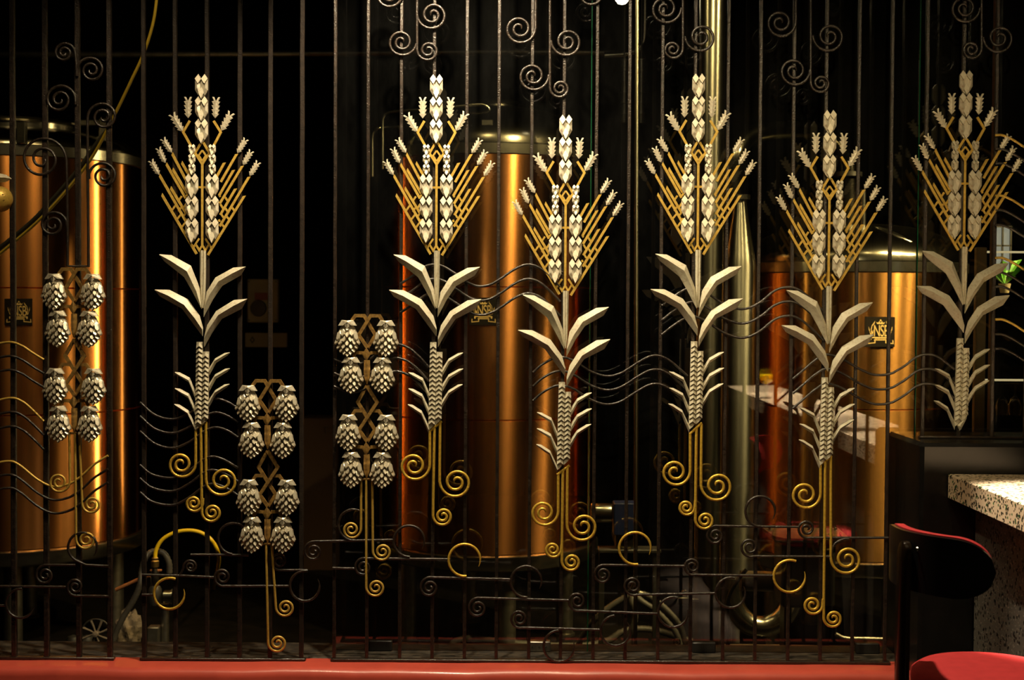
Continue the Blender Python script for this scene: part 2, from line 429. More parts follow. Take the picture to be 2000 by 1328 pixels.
def bar(key, xt, xb, wpx, zb=None):
    par = SCREENS[key]; o = par.location
    x = (at(xt, 0).x + at(xb, 1285).x) / 2
    zb = LEDGE if zb is None else zb
    h = wpx * PX / 2
    m = MB()
    rows = []
    nseg = 22
    for i in range(nseg + 1):
        z = zb + (3.15 - zb) * i / nseg
        j = [random.uniform(-.0006, .0006) for _ in range(2)]
        rows.append([(x - o.x + sx * h * k + j[0], sy * h * k2 + j[1], z - o.z) for sx, sy, k, k2 in
                     ((-1, -1, .72, 1), (1, -1, .72, 1), (1, -1, 1, .72), (1, 1, 1, .72), (1, 1, .72, 1), (-1, 1, .72, 1), (-1, 1, 1, .72), (-1, -1, 1, .72))])
    m.grid(rows, True, True)
    obj('bar', m.mesh('bar', 35), M['gate_iron'] if key == 'gate' else M['iron'], par)
for a, b in [(20, 32), (85, 94), (150, 156), (211, 217)]: bar('left', a, b, 10)
for a, b in [(281, 281), (342, 343), (404, 405), (469, 468), (528, 528), (590, 589)]: bar('gate', a, b, 8.6)
for a, b in [(655, 653), (720, 716), (785, 780), (850, 843), (913, 907), (977, 968), (1043, 1030), (1105, 1093), (1169, 1156), (1233, 1219), (1296, 1284),
             (1360, 1347), (1424, 1411), (1486, 1475), (1551, 1540), (1613, 1604), (1677, 1667), (1741, 1731)]: bar('main', a, b, 6.6)
for a, b in [(1808, 1800), (1878, 1872), (1943, 1936), (2008, 2002)]: bar('right', a, b, 7, PT)
for key, x0, x1 in (('left', -20, 224), ('gate', 274, 597), ('main', 646, 1738)):   # foot rail of each panel
    par = SCREENS[key]; a = at(x0, 1288).x - par.location.x; b = at(x1, 1288).x - par.location.x
    m = MB(); m.box((a, -.012, .0), (b, .012, .010), .002); obj('foot_rail', m, M['iron'], par)
par = SCREENS['right']
m = MB(); m.box((at(1795, 866).x - par.location.x, -.012, 0), (at(2030, 866).x - par.location.x, .012, .008), .002); obj('foot_rail', m, M['iron'], par)

def ironpiece(key, name, pts, r=2.7, d=7, m=None, taper=None):
    par = SCREENS[key]
    b = gtube(pts, r, d, par.location, 8, taper)
    return obj(name, b.mesh(name, 60), m or M['iron'], par)
def scroll(key, pre, C, S, sgn, r=2.7, m=None, d=7, quarters=8):
    return ironpiece(key, 'scroll', list(pre) + spiral(C, S, sgn, quarters), r, d, m, 5)
TOP = -60
# --- hanging scrolls along the top (image space: sgn -1 = right/down/left start anticlockwise on screen)
def hang(key, rodx, items, end=None):
    """rod with side scrolls; items: (C,S,sgn)"""
    for C, S, sg in items: scroll(key, [], C, S, sg)
    if end: scroll(key, [(end[1][0], TOP)] + [(end[1][0], y) for y in range(-40, int(end[1][1]), 20)], end[0], end[1], end[2])
hang('main', 815, [((846, 31), (815, 31), -1), ((784, 84), (814, 86), 1), ((759, -9), (787, -14), 1)], ((837, 100), (815, 98), -1))
scroll('main', [(1046, TOP), (1046, 20)], (1014, 58), (1046, 57), 1)
hang('main', 1073, [((1108, 83), (1076, 80), -1), ((1040, 150), (1072, 147), 1), ((1152, -10), (1176, -18), 1)], ((1094, 174), (1074, 172), -1))
hang('main', 1331, [((1298, 19), (1330, 17), 1), ((1369, 74), (1337, 73), -1)], ((1313, 98), (1333, 96), 1))
scroll('main', [(1553, TOP), (1553, 20)], (1522, 46), (1553, 46), 1)
hang('main', 1582, [((1619, 73), (1586, 70), -1), ((1549, 140), (1581, 137), 1), ((1662, -16), (1677, -20), 1)], ((1602, 164), (1582, 160), -1))
hang('right', 1915, [((1881, 18), (1912, 17), 1), ((1950, 76), (1918, 74), -1)], ((1895, 98), (1915, 96), 1))
# --- upright scrolls of the left panel
scroll('left', [(152, 150), (151, 125)], (127, 104), (149, 106), -1)
scroll('left', [(153, 150)], (181, 138), (153, 134), 1)
scroll('left', [(150, 205)], (118, 195), (149, 190), -1)
scroll('left', [(175, 520), (174, 400), (173, 300)], (204, 229), (173, 232), 1)
scroll('left', [(134, 520), (134, 420), (133, 360)], (84, 311), (132, 313), -1)
scroll('left', [(176, 350)], (205, 344), (176, 340), 1)
scroll('left', [(133, 445)], (105, 439), (132, 432), -1)
ironpiece('left', 'cross_rod', [(134, 520), (177, 520)], 2)

# --- scroll rods along the bottom
def rod(key, pts, m=None): return ironpiece(key, 'scroll_rod', pts, 2.5, 7, m)
def low(key, C, S, sgn, far):   # scroll with a straight run out to far
    scroll(key, [far, ((far[0] + S[0]) / 2, (far[1] + S[1]) / 2)], C, S, sgn, 2.5)
K, A_ = 'left', 'gate'
rod('left', [(-30, 1143), (60, 1144), (131, 1145)])
low('left', (149, 1144), (150, 1162), 1, (214, 1163))
low('left', (90, 1122), (93, 1102), -1, (150, 1102))
def ring(key, pts, m=None): return ironpiece(key, 'ring_scroll', pts, 2.6, 8, m, 4)
ring('left', hook((164, 1067), 29, 120, 400, lead=[(214, 1104), (170, 1102)]))
ring('left', hook((43, 1177), 29, 275, 20, 26))
rod('left', [(-30, 1181), (14, 1181)])
rod('gate', [(279, 1121), (360, 1123), (420, 1126)])
low('gate', (436, 1125), (441, 1143), 1, (569, 1143))
low('gate', (546, 1094), (546, 1112), 1, (601, 1112))
ring('gate', hook((597, 1143), 30, 280, -30, lead=[]))
rod('gate', [(374, 1082), (430, 1082), (487, 1083)])
ring('gate', hook((458, 1050), 31, 95, 330))
scroll('gate', [(353, 1121), (357, 1115)], (374, 1105), (360, 1107), 1, 2.4)
ring('gate', hook((333, 1158), 31, 292, -18), M['gold_bright'])
rod('gate', [(279, 1160), (305, 1160)])
low('main', (613, 1076), (616, 1056), -1, (771, 1053))
ring('main', hook((692, 1023), 31, 85, 300))
ring('main', hook((800, 1055), 31, 88, 390), M['iron'])
low('main', (710, 1107), (716, 1089), -1, (880, 1091))
rod('main', [(650, 1108), (694, 1109)])
ring('main', hook((908, 1092), 32, 84, 385), M['gold_bright'])
low('main', (839, 1146), (845, 1126), -1, (998, 1130))
ring('main', hook((1028, 1134), 31, 88, 390))
low('main', (933, 1186), (938, 1166), -1, (1112, 1171))
low('main', (1127, 1172), (1132, 1191), 1, (1285, 1197))
low('main', (1177, 1121), (1182, 1102), -1, (1338, 1104))
ring('main', hook((1240, 1069), 32, 80, 385), M['gold_bright'])
low('main', (1351, 1104), (1357, 1121), 1, (1512, 1123))
ring('main', hook((1541, 1124), 32, 292, -18), M['gold_bright'])
low('main', (1235, 1142), (1243, 1160), 1, (1397, 1157))
ring('main', hook((1426, 1156), 30, 285, -25))
ring('main', hook((1314, 1194), 30, 285, -10))
low('main', (1014, 1206), (1020, 1224), 1, (1172, 1228))
ring('main', hook((1202, 1230), 30, 265, -35))
ring('main', hook((1092, 1260), 31, 268, -18))
low('main', (1396, 1045), (1402, 1026), -1, (1558, 1028))
ring('main', hook((1484, 997), 30, 88, 395))
low('main', (1574, 1031), (1581, 1049), 1, (1733, 1049))
low('main', (1463, 1067), (1471, 1085), 1, (1621, 1086))
ring('main', hook((1650, 1080), 29, 282, 150))
# --- waves
def waves(key, pts, offs, mats=None, r=2.4):
    for i, o in enumerate(offs):
        q = [(x, y) for x, y in [(v.x, v.y) for v in catmull([(x, y + o, 0) for x, y in pts], 6)]]
        ironpiece(key, 'wave_rod', q, r, 7.5, (mats or [M['iron']] * 9)[i])
GI = [M['gold'], M['iron'], M['iron']]
waves('left', [(-25, 676), (20, 668), (45, 675), (65, 688), (88, 702)], (0, 27, 54), GI)
waves('left', [(-25, 787), (22, 777), (45, 783), (65, 799), (88, 822)], (0, 27, 55), GI)
waves('left', [(-25, 908), (18, 900), (40, 907), (75, 935), (105, 949), (135, 945), (160, 930), (185, 907), (213, 889)], (0, 26, 52), GI)
waves('gate', [(275, 785), (305, 810), (340, 818), (372, 806), (400, 786), (422, 778), (445, 784), (466, 797)], (0, 27, 56))
waves('gate', [(275, 907), (300, 926), (340, 932), (372, 917), (400, 896), (420, 891), (445, 900), (466, 913)], (0, 26, 53))
waves('main', [(783, 554), (808, 538), (830, 521), (847, 517), (865, 520), (890, 535), (915, 552), (935, 559), (957, 556), (980, 543), (1000, 529), (1020, 519), (1036, 517), (1055, 524), (1075, 541), (1094, 561)], (0, 28, 56))
waves('main', [(653, 701), (672, 709), (692, 712), (715, 706), (745, 685), (762, 675), (778, 672), (800, 680), (820, 697), (838, 717)], (0, 27, 53))
waves('main', [(1041, 727), (1058, 712), (1080, 700), (1098, 697), (1120, 704), (1148, 722), (1172, 732), (1192, 734), (1215, 727), (1245, 708), (1268, 696), (1288, 695), (1310, 706), (1342, 734)], (0, 27, 55))
waves('main', [(1292, 597), (1315, 579), (1338, 565), (1355, 562), (1378, 571), (1410, 592), (1440, 603), (1462, 601), (1485, 589), (1510, 569), (1533, 561), (1555, 564), (1580, 582), (1606, 608)], (0, 28, 56))
waves('main', [(1547, 740), (1568, 722), (1592, 702), (1612, 692), (1640, 699), (1675, 719), (1700, 730), (1722, 732), (1742, 728)], (0, 28, 57))
waves('right', [(1742, 728), (1765, 714), (1788, 697), (1808, 692), (1830, 697), (1862, 721)], (0, 28, 57))
for y0, mm in ((265, 'gold'), (383, 'gold'), (411, 'iron'), (440, 'iron'), (504, 'gold'), (533, 'iron'), (560, 'iron'), (624, 'gold'), (653, 'iron'), (681, 'iron'), (292, 'iron'), (320, 'iron')):
    waves('right', [(1941, y0), (1955, y0), (1972, y0 + 7), (1990, y0 + 18), (2012, y0 + 33), (2030, y0 + 46)], (0,), [M[mm]])

# ------------------------------------------------------------------ wheat stalk ornaments
def L(x, y, d=0): return (x * PX, -d * PX, -y * PX)
def strip(pts, wd, d0, d1, point=None):
    "flat bar along a polyline of local pixels"
    m = MB(); P = [Vector((x, y)) for x, y in pts]; N = len(P); rows = []
    for i in range(N):
        t1 = (P[i] - P[i - 1]).normalized() if i else (P[1] - P[0]).normalized()
        t2 = (P[i + 1] - P[i]).normalized() if i < N - 1 else t1
        t = (t1 + t2).normalized(); nn = Vector((-t.y, t.x)); k = 1 / max(.35, nn.dot(Vector((-t1.y, t1.x))))
        a = P[i] + nn * wd / 2 * k; b = P[i] - nn * wd / 2 * k
        if point and i == 0: a = a + t1 * point
        rows.append([L(a.x, a.y, d0), L(a.x, a.y, d1), L(b.x, b.y, d1), L(b.x, b.y, d0)])
    m.grid(rows, True, True); return m
def ear_segment():
    m = MB()
    hexo = [(-6, 3), (-12, 9), (-12.3, 31), (-6.5, 41), (0, 47), (6.5, 41), (12.3, 31), (12, 9), (6, 3), (0, 9)]
    m.grid([[L(x, y, 4) for x, y in hexo], [L(x, y, 9) for x, y in hexo]], True, True)
    for s in (-1, 1):
        T, A, B, C = (s * 6, 0, 9.5), (s * 12.4, 9, 11.5), (s * 6.2, 19, 14.5), (0, 9.5, 12)
        m.face(L(*T), L(*A), L(*B), L(*C))
        m.face(L(*A), L(*B), L(s * 6.2, 20, 8), L(s * 12.2, 10, 8))
        m.face(L(*B), L(*C), L(0, 11, 8), L(s * 6.2, 20, 8))
        m.face(L(*T), L(*C), L(0, 9.5, 5), L(s * 6, 0, 5)); m.face(L(*T), L(*A), L(s * 12.4, 9, 5), L(s * 6, 0, 5))
        o = [(s * 12.3, 11, 9), (s * 12.3, 31, 9), (s * 6.5, 41, 9)]
        rg = [(s * 8.2, 18, 11), (s * 7.6, 27, 13.5), (s * 4.2, 38, 13)]
        inn = [(s * 2.6, 20, 9.5), (s * 2.2, 29, 10), (s * 1.2, 38, 10)]
        for k in range(2):
            m.face(L(*o[k]), L(*o[k + 1]), L(*rg[k + 1]), L(*rg[k]))
            m.face(L(*rg[k]), L(*rg[k + 1]), L(*inn[k + 1]), L(*inn[k]))
        m.face(L(*o[0]), L(*rg[0]), L(*inn[0]))
    T, A, B, C = (0, 25, 10), (-5.6, 36, 13.2), (0, 48, 15), (5.6, 36, 13.2)
    m.face(L(*T), L(*A), L(*B), L(*C))
    m.face(L(*A), L(*B), L(0, 48.5, 6), L(-5.8, 37, 6)); m.face(L(*B), L(*C), L(5.8, 37, 6), L(0, 48.5, 6))
    m.face(L(*T), L(*A), L(-5.8, 36, 8), L(0, 25, 8)); m.face(L(*T), L(*C), L(5.8, 36, 8), L(0, 25, 8))
    return m
def spikelet():
    m = MB()
    side = [(0, 0), (7.2, -9), (3.8, -9.6), (7.9, -17), (4.0, -17.4), (8.1, -25), (4.1, -25.3), (8.1, -32.5), (4.0, -33), (7.6, -41), (4.0, -41), (0, -32)]
    for s in (-1, 1):
        for k in range(len(side) - 1):
            (x0, y0), (x1, y1) = side[k], side[k + 1]
            a0 = (0, max(y0, -32), 4.4); a1 = (0, max(y1, -32), 4.4)
            m.face(L(s * x0, y0, 3), L(s * x1, y1, 3), L(*a1), L(*a0))
            m.face(L(s * x0, y0, 3), L(s * x1, y1, 3), L(s * x1, y1, 0), L(s * x0, y0, 0))
            m.face(L(s * x0, y0, 0), L(s * x1, y1, 0), L(0, a1[1], 0), L(0, a0[1], 0))
    return m
SPK = [  # base, tip, scale
    ((-27.5, 85), (-27.5, 45), 1.0), ((25, 85), (27, 45), 1.0),
    ((-38, 111.5), (-60, 75), 1.0), ((37, 109), (58.5, 70), 1.0),
    ((-59.5, 152), (-77, 124), .80), ((-72, 172), (-85, 144), .80), ((-84, 195), (-100, 167), .80),
    ((68, 152), (84, 126), .80), ((79, 175), (95, 148), .80), ((92, 196), (108, 170), .80)]
AWNS = [  # with pointed free ends
    [(-59.5, 152), (-30, 208)], [(-41, 169), (-24, 198)], [(-71, 172), (-32, 240)], [(-58.5, 182), (-30, 230)],
    [(-84, 194), (-30, 288)], [(-62.5, 218), (-31, 270)], [(-79.6, 231.5), (-11, 348)],
    [(68, 152), (36, 208)], [(44, 169), (27, 200)], [(79, 175), (34, 250)], [(62, 183), (33, 234)],
    [(92, 196), (34, 294)], [(66, 219), (35, 272)], [(83, 233), (11, 350)]]
def leaf(upper, ridge, lower, e=11, r=22, b=8):
    m = MB(); n = len(upper)
    rows = []
    for i in range(n):
        k = 1 if 0 < i < n - 1 else .45
        rows.append([L(upper[i][0], upper[i][1], b), L(upper[i][0], upper[i][1], e), L(ridge[i][0], ridge[i][1], e + (r - e) * k),
                     L(lower[i][0], lower[i][1], e), L(lower[i][0], lower[i][1], b)])
    m.grid(rows, True, True); return m
def off(pts): return [(x - 851, y - 148) for x, y in pts]
LEAVES = [
    (off([(769, 497), (791, 498.5), (829, 519), (847, 564), (850.5, 597)]), off([(769, 498), (791, 509), (824, 530), (842, 568), (850, 599)]), off([(769.5, 499), (778, 511), (816, 541), (831, 567), (850, 603)])),
    (off([(936, 520), (912, 522), (877, 541.5), (860, 569), (855, 597)]), off([(936, 520.7), (911, 534), (885, 549.5), (868, 575), (855.5, 602)]), off([(935.5, 521.5), (926, 537), (890, 557.5), (872, 584), (854, 618.5)])),
    (off([(760, 565.5), (787, 566), (823, 584), (846, 616), (852.5, 639)]), off([(760, 566.3), (787, 577), (818.5, 595), (840, 622), (852, 642)]), off([(760.5, 567), (769, 579), (812, 602.5), (834, 632), (852, 656)])),
    (off([(939, 582.5), (913, 585), (878.5, 606.5), (861, 634), (855, 657)]), off([(939, 583.3), (915, 596), (884.5, 614.5), (866, 642), (855.5, 663)]), off([(938, 584), (928, 602), (889, 622), (870, 650), (855, 677)]))]
def leaflet(tip, bend, base, th):
    (tx, ty), (bx_, by), (ex, ey) = tip, bend, base
    s = 1 if tx > ex else -1
    up = [(tx, ty), (tx - s * 9, ty + 1.0), (bx_, by), (ex, ey)]
    rd = [(tx, ty + .8), (tx - s * 8, ty + 5), (bx_ + s * .5, by + th * .5), (ex, ey + th * .8)]
    lo = [(tx, ty + 1.6), (tx - s * 5, ty + 7), (bx_ + s * 1.5, by + th), (ex, ey + th * 1.7)]
    return leaf(up, rd, lo, 9, 15, 6)
LFT = [((-53, 578), (-25, 589), (-13, 617), 9), ((-53, 609.5), (-26, 620), (-13, 648), 9), ((-54, 640.5), (-27, 653), (-13, 683), 9),
       ((53, 539), (25, 551), (13, 570), 9), ((53.5, 570), (25, 582), (13, 601), 9), ((52.5, 600.5), (25, 613), (12, 633), 9)]
def stalk(x0, x1, xb0, xb1, y0, yl, yr, n):
    "tapering column with chevron plates; cut on the slant at the foot"
    m = MB()
    def X(t): return (x0 + (xb0 - x0) * t, x1 + (xb1 - x1) * t)
    a, b = X(0); c, d_ = X(1)
    m.grid([[L(a, y0, 5), L(b, y0, 5), L(b, y0, 10), L((a + b) / 2, y0, 13), L(a, y0, 10)], [L(c, yl, 5), L(d_, yr, 5), L(d_, yr, 10), L((c + d_) / 2, (yl + yr) / 2, 13), L(c, yl, 10)]], True, True)
    ymax = min(yl, yr) - 4
    for k in range(n):
        y = y0 + 2 + (ymax - y0) * k / n; h = (ymax - y0) / n
        a, b = X((y - y0) / (max(yl, yr) - y0)); mid = (a + b) / 2
        for s, e in ((-1, a), (1, b)):
            p = [(mid, y, 14.5), (e, y + 5, 11.5), (e, y + 5 + h * .62, 13.2), (mid, y + h * .62, 17)]
            m.face(*[L(*q) for q in p])
            m.face(L(*p[3]), L(*p[2]), L(e, y + 5 + h * .72, 10), L(mid, y + h * .72, 13))
            m.face(L(*p[0]), L(*p[1]), L(e, y + 5, 9.5), L(mid, y, 12))
            m.face(L(*p[1]), L(*p[2]), L(e, y + 5 + h * .62, 9), L(e, y + 5, 9))
    return m
def stem():
    m = MB()
    rows = []
    for t, hw in ((0, 5.6), (.5, 5.2), (.85, 3.8), (1, .9)):
        y = 341 + 112 * t; x = 1.5
        rows.append([L(x - hw, y, 6), L(x - hw, y, 12), L(x - hw * .35, y, 15), L(x, y, 12.5), L(x + hw * .5, y, 15), L(x + hw, y, 11), L(x + hw, y, 6)])
    m.grid(rows, True, True); return m
def lattice(side):
    m = MB()
    def st(pts, wd=3.6, d0=6.2, d1=9.2):
        b = strip(pts, wd, d0, d1); k = len(m.v); m.v += b.v; m.f += [tuple(i + k for i in f) for f in b.f]
    LT = [((-59, 264), (-52, 254)), ((-49, 281), (-41, 271)), ((-40, 297), (-32, 286)), ((-46, 245), (-40, 236)), ((-38, 261), (-31, 250)), ((-46, 266), (-41, 258)), ((-37, 276), (-31, 267)), ((-31, 236), (-28, 231)), ((-30, 284), (-28, 280))]
    (a, b) = LT[side[1]]
    if side[0] < 0: st([a, b])
    else: st([(-a[0] + 4, a[1] + 1), (-b[0] + 4, b[1] + 1)])
    return m
def foot_zigzag():
    m = MB()
    def st(pts, wd=3.6, d0=6.2, d1=9.2):
        b = strip(pts, wd, d0, d1); k = len(m.v); m.v += b.v; m.f += [tuple(i + k for i in f) for f in b.f]
    for q in (-1, 1):
        st([(q * 19, 338), (q * 6, 318)]); st([(0, 331), (q * 6, 341), (q * 13, 329)])
    return m
def diamond_frame():
    m = MB()
    def st(pts, wd, d0=6.3, d1=9.3):
        b = strip(pts, wd, d0, d1); k = len(m.v); m.v += b.v; m.f += [tuple(i + k for i in f) for f in b.f]
    st([(-2, 132), (-14, 152), (0, 174), (0, 335)], 4.4); st([(2, 132), (14, 152), (0, 174)], 4.4)
    st([(0, 147), (-7, 157), (0, 168)], 3.2); st([(0, 147), (7, 157), (0, 168)], 3.2)
    st([(-8, 218.5), (8, 218.5)], 4)
    return m
GOLDP = {}
def wheat(px, py, label, roots, kgold='gold', root_gold='gold_bright', taperfoot=False):
    yb = py + 690
    base = at(px, yb); base.y = G
    O = base + Vector((0, 0, (yb - py) * PX))     # local pixel origin: tip of the ear
    t = thing('wheat_stalk', label, 'wheat ornament', base, 'cast wheat stalk ornaments on the screen')
    up = Vector((0, 0, (yb - py) * PX))
    def P(x, y, d=0): return Vector(L(x, y, d)) + up
    seg = shared('ear_segment', ear_segment, 20)
    for cx, ys in ((-1, (0, 43, 86)), (-20, (192, 235, 278.5)), (19.5, (192, 235, 278.5))):
        for y in ys: obj('ear_segment', seg, M['ear'], t, P(cx, y, 2))
        if cx != -1:
            for y in (135, 154, 173): obj('ear_segment', seg, M['ear'], t, P(cx, y, 3), None, (.54, .8, .46))
    sp = shared('spikelet', spikelet, None)
    for b, tp, k in SPK:
        a = math.atan2(tp[0] - b[0], -(tp[1] - b[1]))
        obj('spikelet', sp, M['ear'], t, P(b[0], b[1], 6), (0, a, 0), (k, 1, k))
    for i, aw in enumerate(AWNS):
        part('awn%d' % i, 'awn', lambda aw=aw: strip(aw, 4.8, 6, 9.5, 4), M[kgold], t, up)
    part('fork_l', 'awn_fork', lambda: strip([(-24, 90), (-37, 112), (-20, 142)], 4.6, 6, 9.5), M[kgold], t, up)
    part('fork_r', 'awn_fork', lambda: strip([(22, 90), (36, 112), (20, 142)], 4.6, 6, 9.5), M[kgold], t, up)
    for sd in (-1, 1):
        for q in range(9): part('lattice%d%d' % (sd, q), 'lattice_link', lambda: lattice((sd, q)), M[kgold], t, up)
    part('foot_zigzag', 'foot_zigzag', foot_zigzag, M[kgold], t, up)
    part('diamond_frame', 'diamond_frame', diamond_frame, M[kgold], t, up)
    part('stem', 'stem', stem, M['silver'], t, up)
    for i, lf in enumerate(LEAVES): part('leaf%d' % i, 'leaf', lambda lf=lf: leaf(*lf), M['silver'], t, up, smooth=20)
    part('stalk_a', 'stalk', lambda: stalk(-11, 1.2, -14, -1.5, 519, 692, 680, 17), M['silver'], t, up, smooth=15)
    part('stalk_b', 'stalk', lambda: stalk(1.6, 13, -.5, 11.5, 538, 681, 669, 14), M['silver'], t, up, smooth=15)
    for i, lf in enumerate(LFT): part('leaflet%d' % i, 'leaflet', lambda lf=lf: leaflet(*lf), M['silver'], t, up, smooth=20)
    if roots:
        br, rods = roots
        def w2l(q, d=8): v = at(q[0], q[1]); return Vector((v.x, G - d * PX, v.z)) - base
        m = MB(); m.tube([w2l(br[0]), w2l(br[1])], 2.8 * PX, 6); obj('root_bracket', m.mesh('root_bracket', 60), M[root_gold], t)
        for pre, C, S, sg in rods:
            pts = list(pre) + spiral(C, S, sg)
            m = MB(); m.tube([w2l(q) for q in pts], 2.8 * PX, 8, 5); obj('root_scroll', m.mesh('root_scroll', 60), M[root_gold], t)
    else:
        part('foot_tip', 'foot_tip', lambda: leaf([(-14, 680), (-7, 682), (11, 668)], [(-8, 690), (-4, 690), (10, 672)], [(-3, 699), (0, 697), (10, 676)], 8, 12, 5), M['silver'], t, up)
    return t
def run(a, b, n=6): return [(a[0] + (b[0] - a[0]) * i / n, a[1] + (b[1] - a[1]) * i / n) for i in range(n)]
wheat(397, 148, 'leftmost wheat stalk ornament, hanging between two hop vines before blackness',
      (((382, 838), (405, 822)), [(run((384, 838), (384, 906)), (355, 906), (384, 906), 1), (run((404, 824), (404, 936)), (437, 938), (404, 936), -1),
       (run((394, 832), (396, 1000)), (416, 1000), (396, 1000), -1), ([(398, 972)], (380, 982), (398, 982), 1)]))
wheat(851, 148.5, 'wheat stalk ornament with the whitest ears, before left half of middle copper tank',
      (((839, 842), (863, 822)), [(run((840, 842), (840, 909)), (808.5, 909), (840, 909), 1), (run((860, 826), (859, 938)), (892, 941), (859, 938), -1),
       (run((849, 836), (846, 1005)), (866, 1007), (846, 1005), -1)]))
wheat(1101, 226, 'lower-hung wheat stalk ornament before the right edge of middle copper tank',
      (((1088, 926), (1112, 908)), [(run((1090, 926), (1090, 998)), (1061, 1000), (1090, 998), 1), (run((1108, 912), (1107, 1024)), (1139, 1027), (1107, 1024), -1),
       (run((1099, 918), (1097, 1092)), (1116, 1096), (1097, 1092), -1), ([(1097, 1062)], (1079, 1072), (1096, 1073), 1)]))
wheat(1358, 147, 'wheat stalk ornament in front of the tall steel column',
      (((1346, 847), (1370, 825)), [(run((1347, 847), (1347, 919)), (1317, 921), (1347, 919), 1), (run((1369, 828), (1368, 946)), (1401, 948), (1368, 946), -1),
       (run((1359, 836), (1357, 1010)), (1376, 1015), (1357, 1010), -1), ([(1357, 978)], (1339, 990), (1356, 989), 1)]))
wheat(1612, 217, 'lower-hung wheat stalk ornament with the longest gold root rods, left of red chair',
      (((1600, 907), (1623, 889)), [(run((1601, 907), (1601, 963)), (1570, 965), (1601, 963), 1), (run((1621, 892), (1621, 1088), 10), (1653, 1091), (1621, 1088), -1),
       (run((1610, 900), (1607, 1203), 12), (1626, 1206), (1607, 1203), -1), ([(1606, 1168)], (1585, 1180), (1605, 1175), 1)]))
wheat(1875, 141, 'rightmost wheat stalk ornament, without roots, above the black partition', None)

# ------------------------------------------------------------------ hop vine ornaments
def hop_cone():
    "flattened cone of overlapping ridged scales, origin at the middle of its top; y grows downward"
    m = MB()
    def hw(y):
        return 21.5 * math.sqrt(max(0, 1 - ((y - 35) / (30 if y < 35 else 36)) ** 2))
    rows = []
    for i in range(11):
        y = 8 + 6 * i; a = max(1.2, hw(y) * .9)
        rows.append([L(a * math.cos(2 * pi * k / 14), y, 9 + .42 * a * math.sin(2 * pi * k / 14)) for k in range(14)])
    m.grid(rows, True, True)
    def scale_(cx, cy, wd, hh):
        def zs(x, y):
            h = hw(min(66, max(10, y)))
            return 9 + .40 * math.sqrt(max(0, h * h - x * x)) if h > abs(x) else 9
        d = zs(cx * .8, cy) + 2.2
        h2 = hh / 2; sl = cx / 21 * 3.0
        o = [(0, -h2), (wd, -h2 + wd * 1.15), (wd, h2 - wd * 1.1), (0, h2), (-wd, h2 - wd * 1.1), (-wd, -h2 + wd * 1.15)]
        def pt(x, y, dd, g): return L(cx + x * g + sl * (y / h2), cy + y * g, dd + 1.8 * (y / h2) - .12 * abs(cx) * (x * (1 if cx > 0 else -1) / wd))
        fr = [pt(x, y, d + 1.2, .66) for x, y in o]; md = [pt(x, y, d - 1.0, 1.0) for x, y in o]; bk = [pt(x, y, d - 6, 1.0) for x, y in o]
        m.face(*fr)
        for i in range(6):
            j = (i + 1) % 6
            m.face(fr[i], fr[j], md[j], md[i]); m.face(md[i], md[j], bk[j], bk[i])
    for y, xs, wd, hh in [(17, [0], 3.2, 9), (25, [-8.5, 8.5], 4.4, 16), (28, [0], 4.2, 13), (31, [-16.5, 16.5], 4.2, 22), (37, [-6.5, 6.5], 4.2, 14), (42, [-13.5, 13.5], 4.4, 16), (45, [0], 4.2, 13), (41, [-20.5, 20.5], 3.2, 15),
                          (51, [-7.5, 7.5], 4.2, 13), (51, [-17, 17], 3.6, 13), (57, [0], 4.2, 13), (58, [-12, 12], 4, 12), (63, [-6, 6], 4, 12), (67, [0], 3.8, 11)]:
        for x in xs: scale_(x, y, wd, hh)
    return m
def hop_cap():
    m = MB()
    for s in (-1, 1):
        A = [(0, 1, 17), (s * 11, 0, 13), (s * 18, 11, 14), (s * 8, 10.5, 18), (0, 4, 20)]
        m.face(*[L(*q) for q in A])
        Bk = [(x, y, 8) for x, y, d in A]
        for i in range(5):
            j = (i + 1) % 5; m.face(L(*A[i]), L(*A[j]), L(*Bk[j]), L(*Bk[i]))
        m.face(L(s * 1, 5, 20), L(s * 5, 11, 18), L(0, 17, 21))
        m.face(L(s * 5, 11, 18), L(0, 17, 21), L(0, 17, 12), L(s * 5, 11, 12))
    return m
HOPX = [(-38, 11, 37), (-31, 83, 30), (-36, 195, 38), (-30, 268, 30.5)]
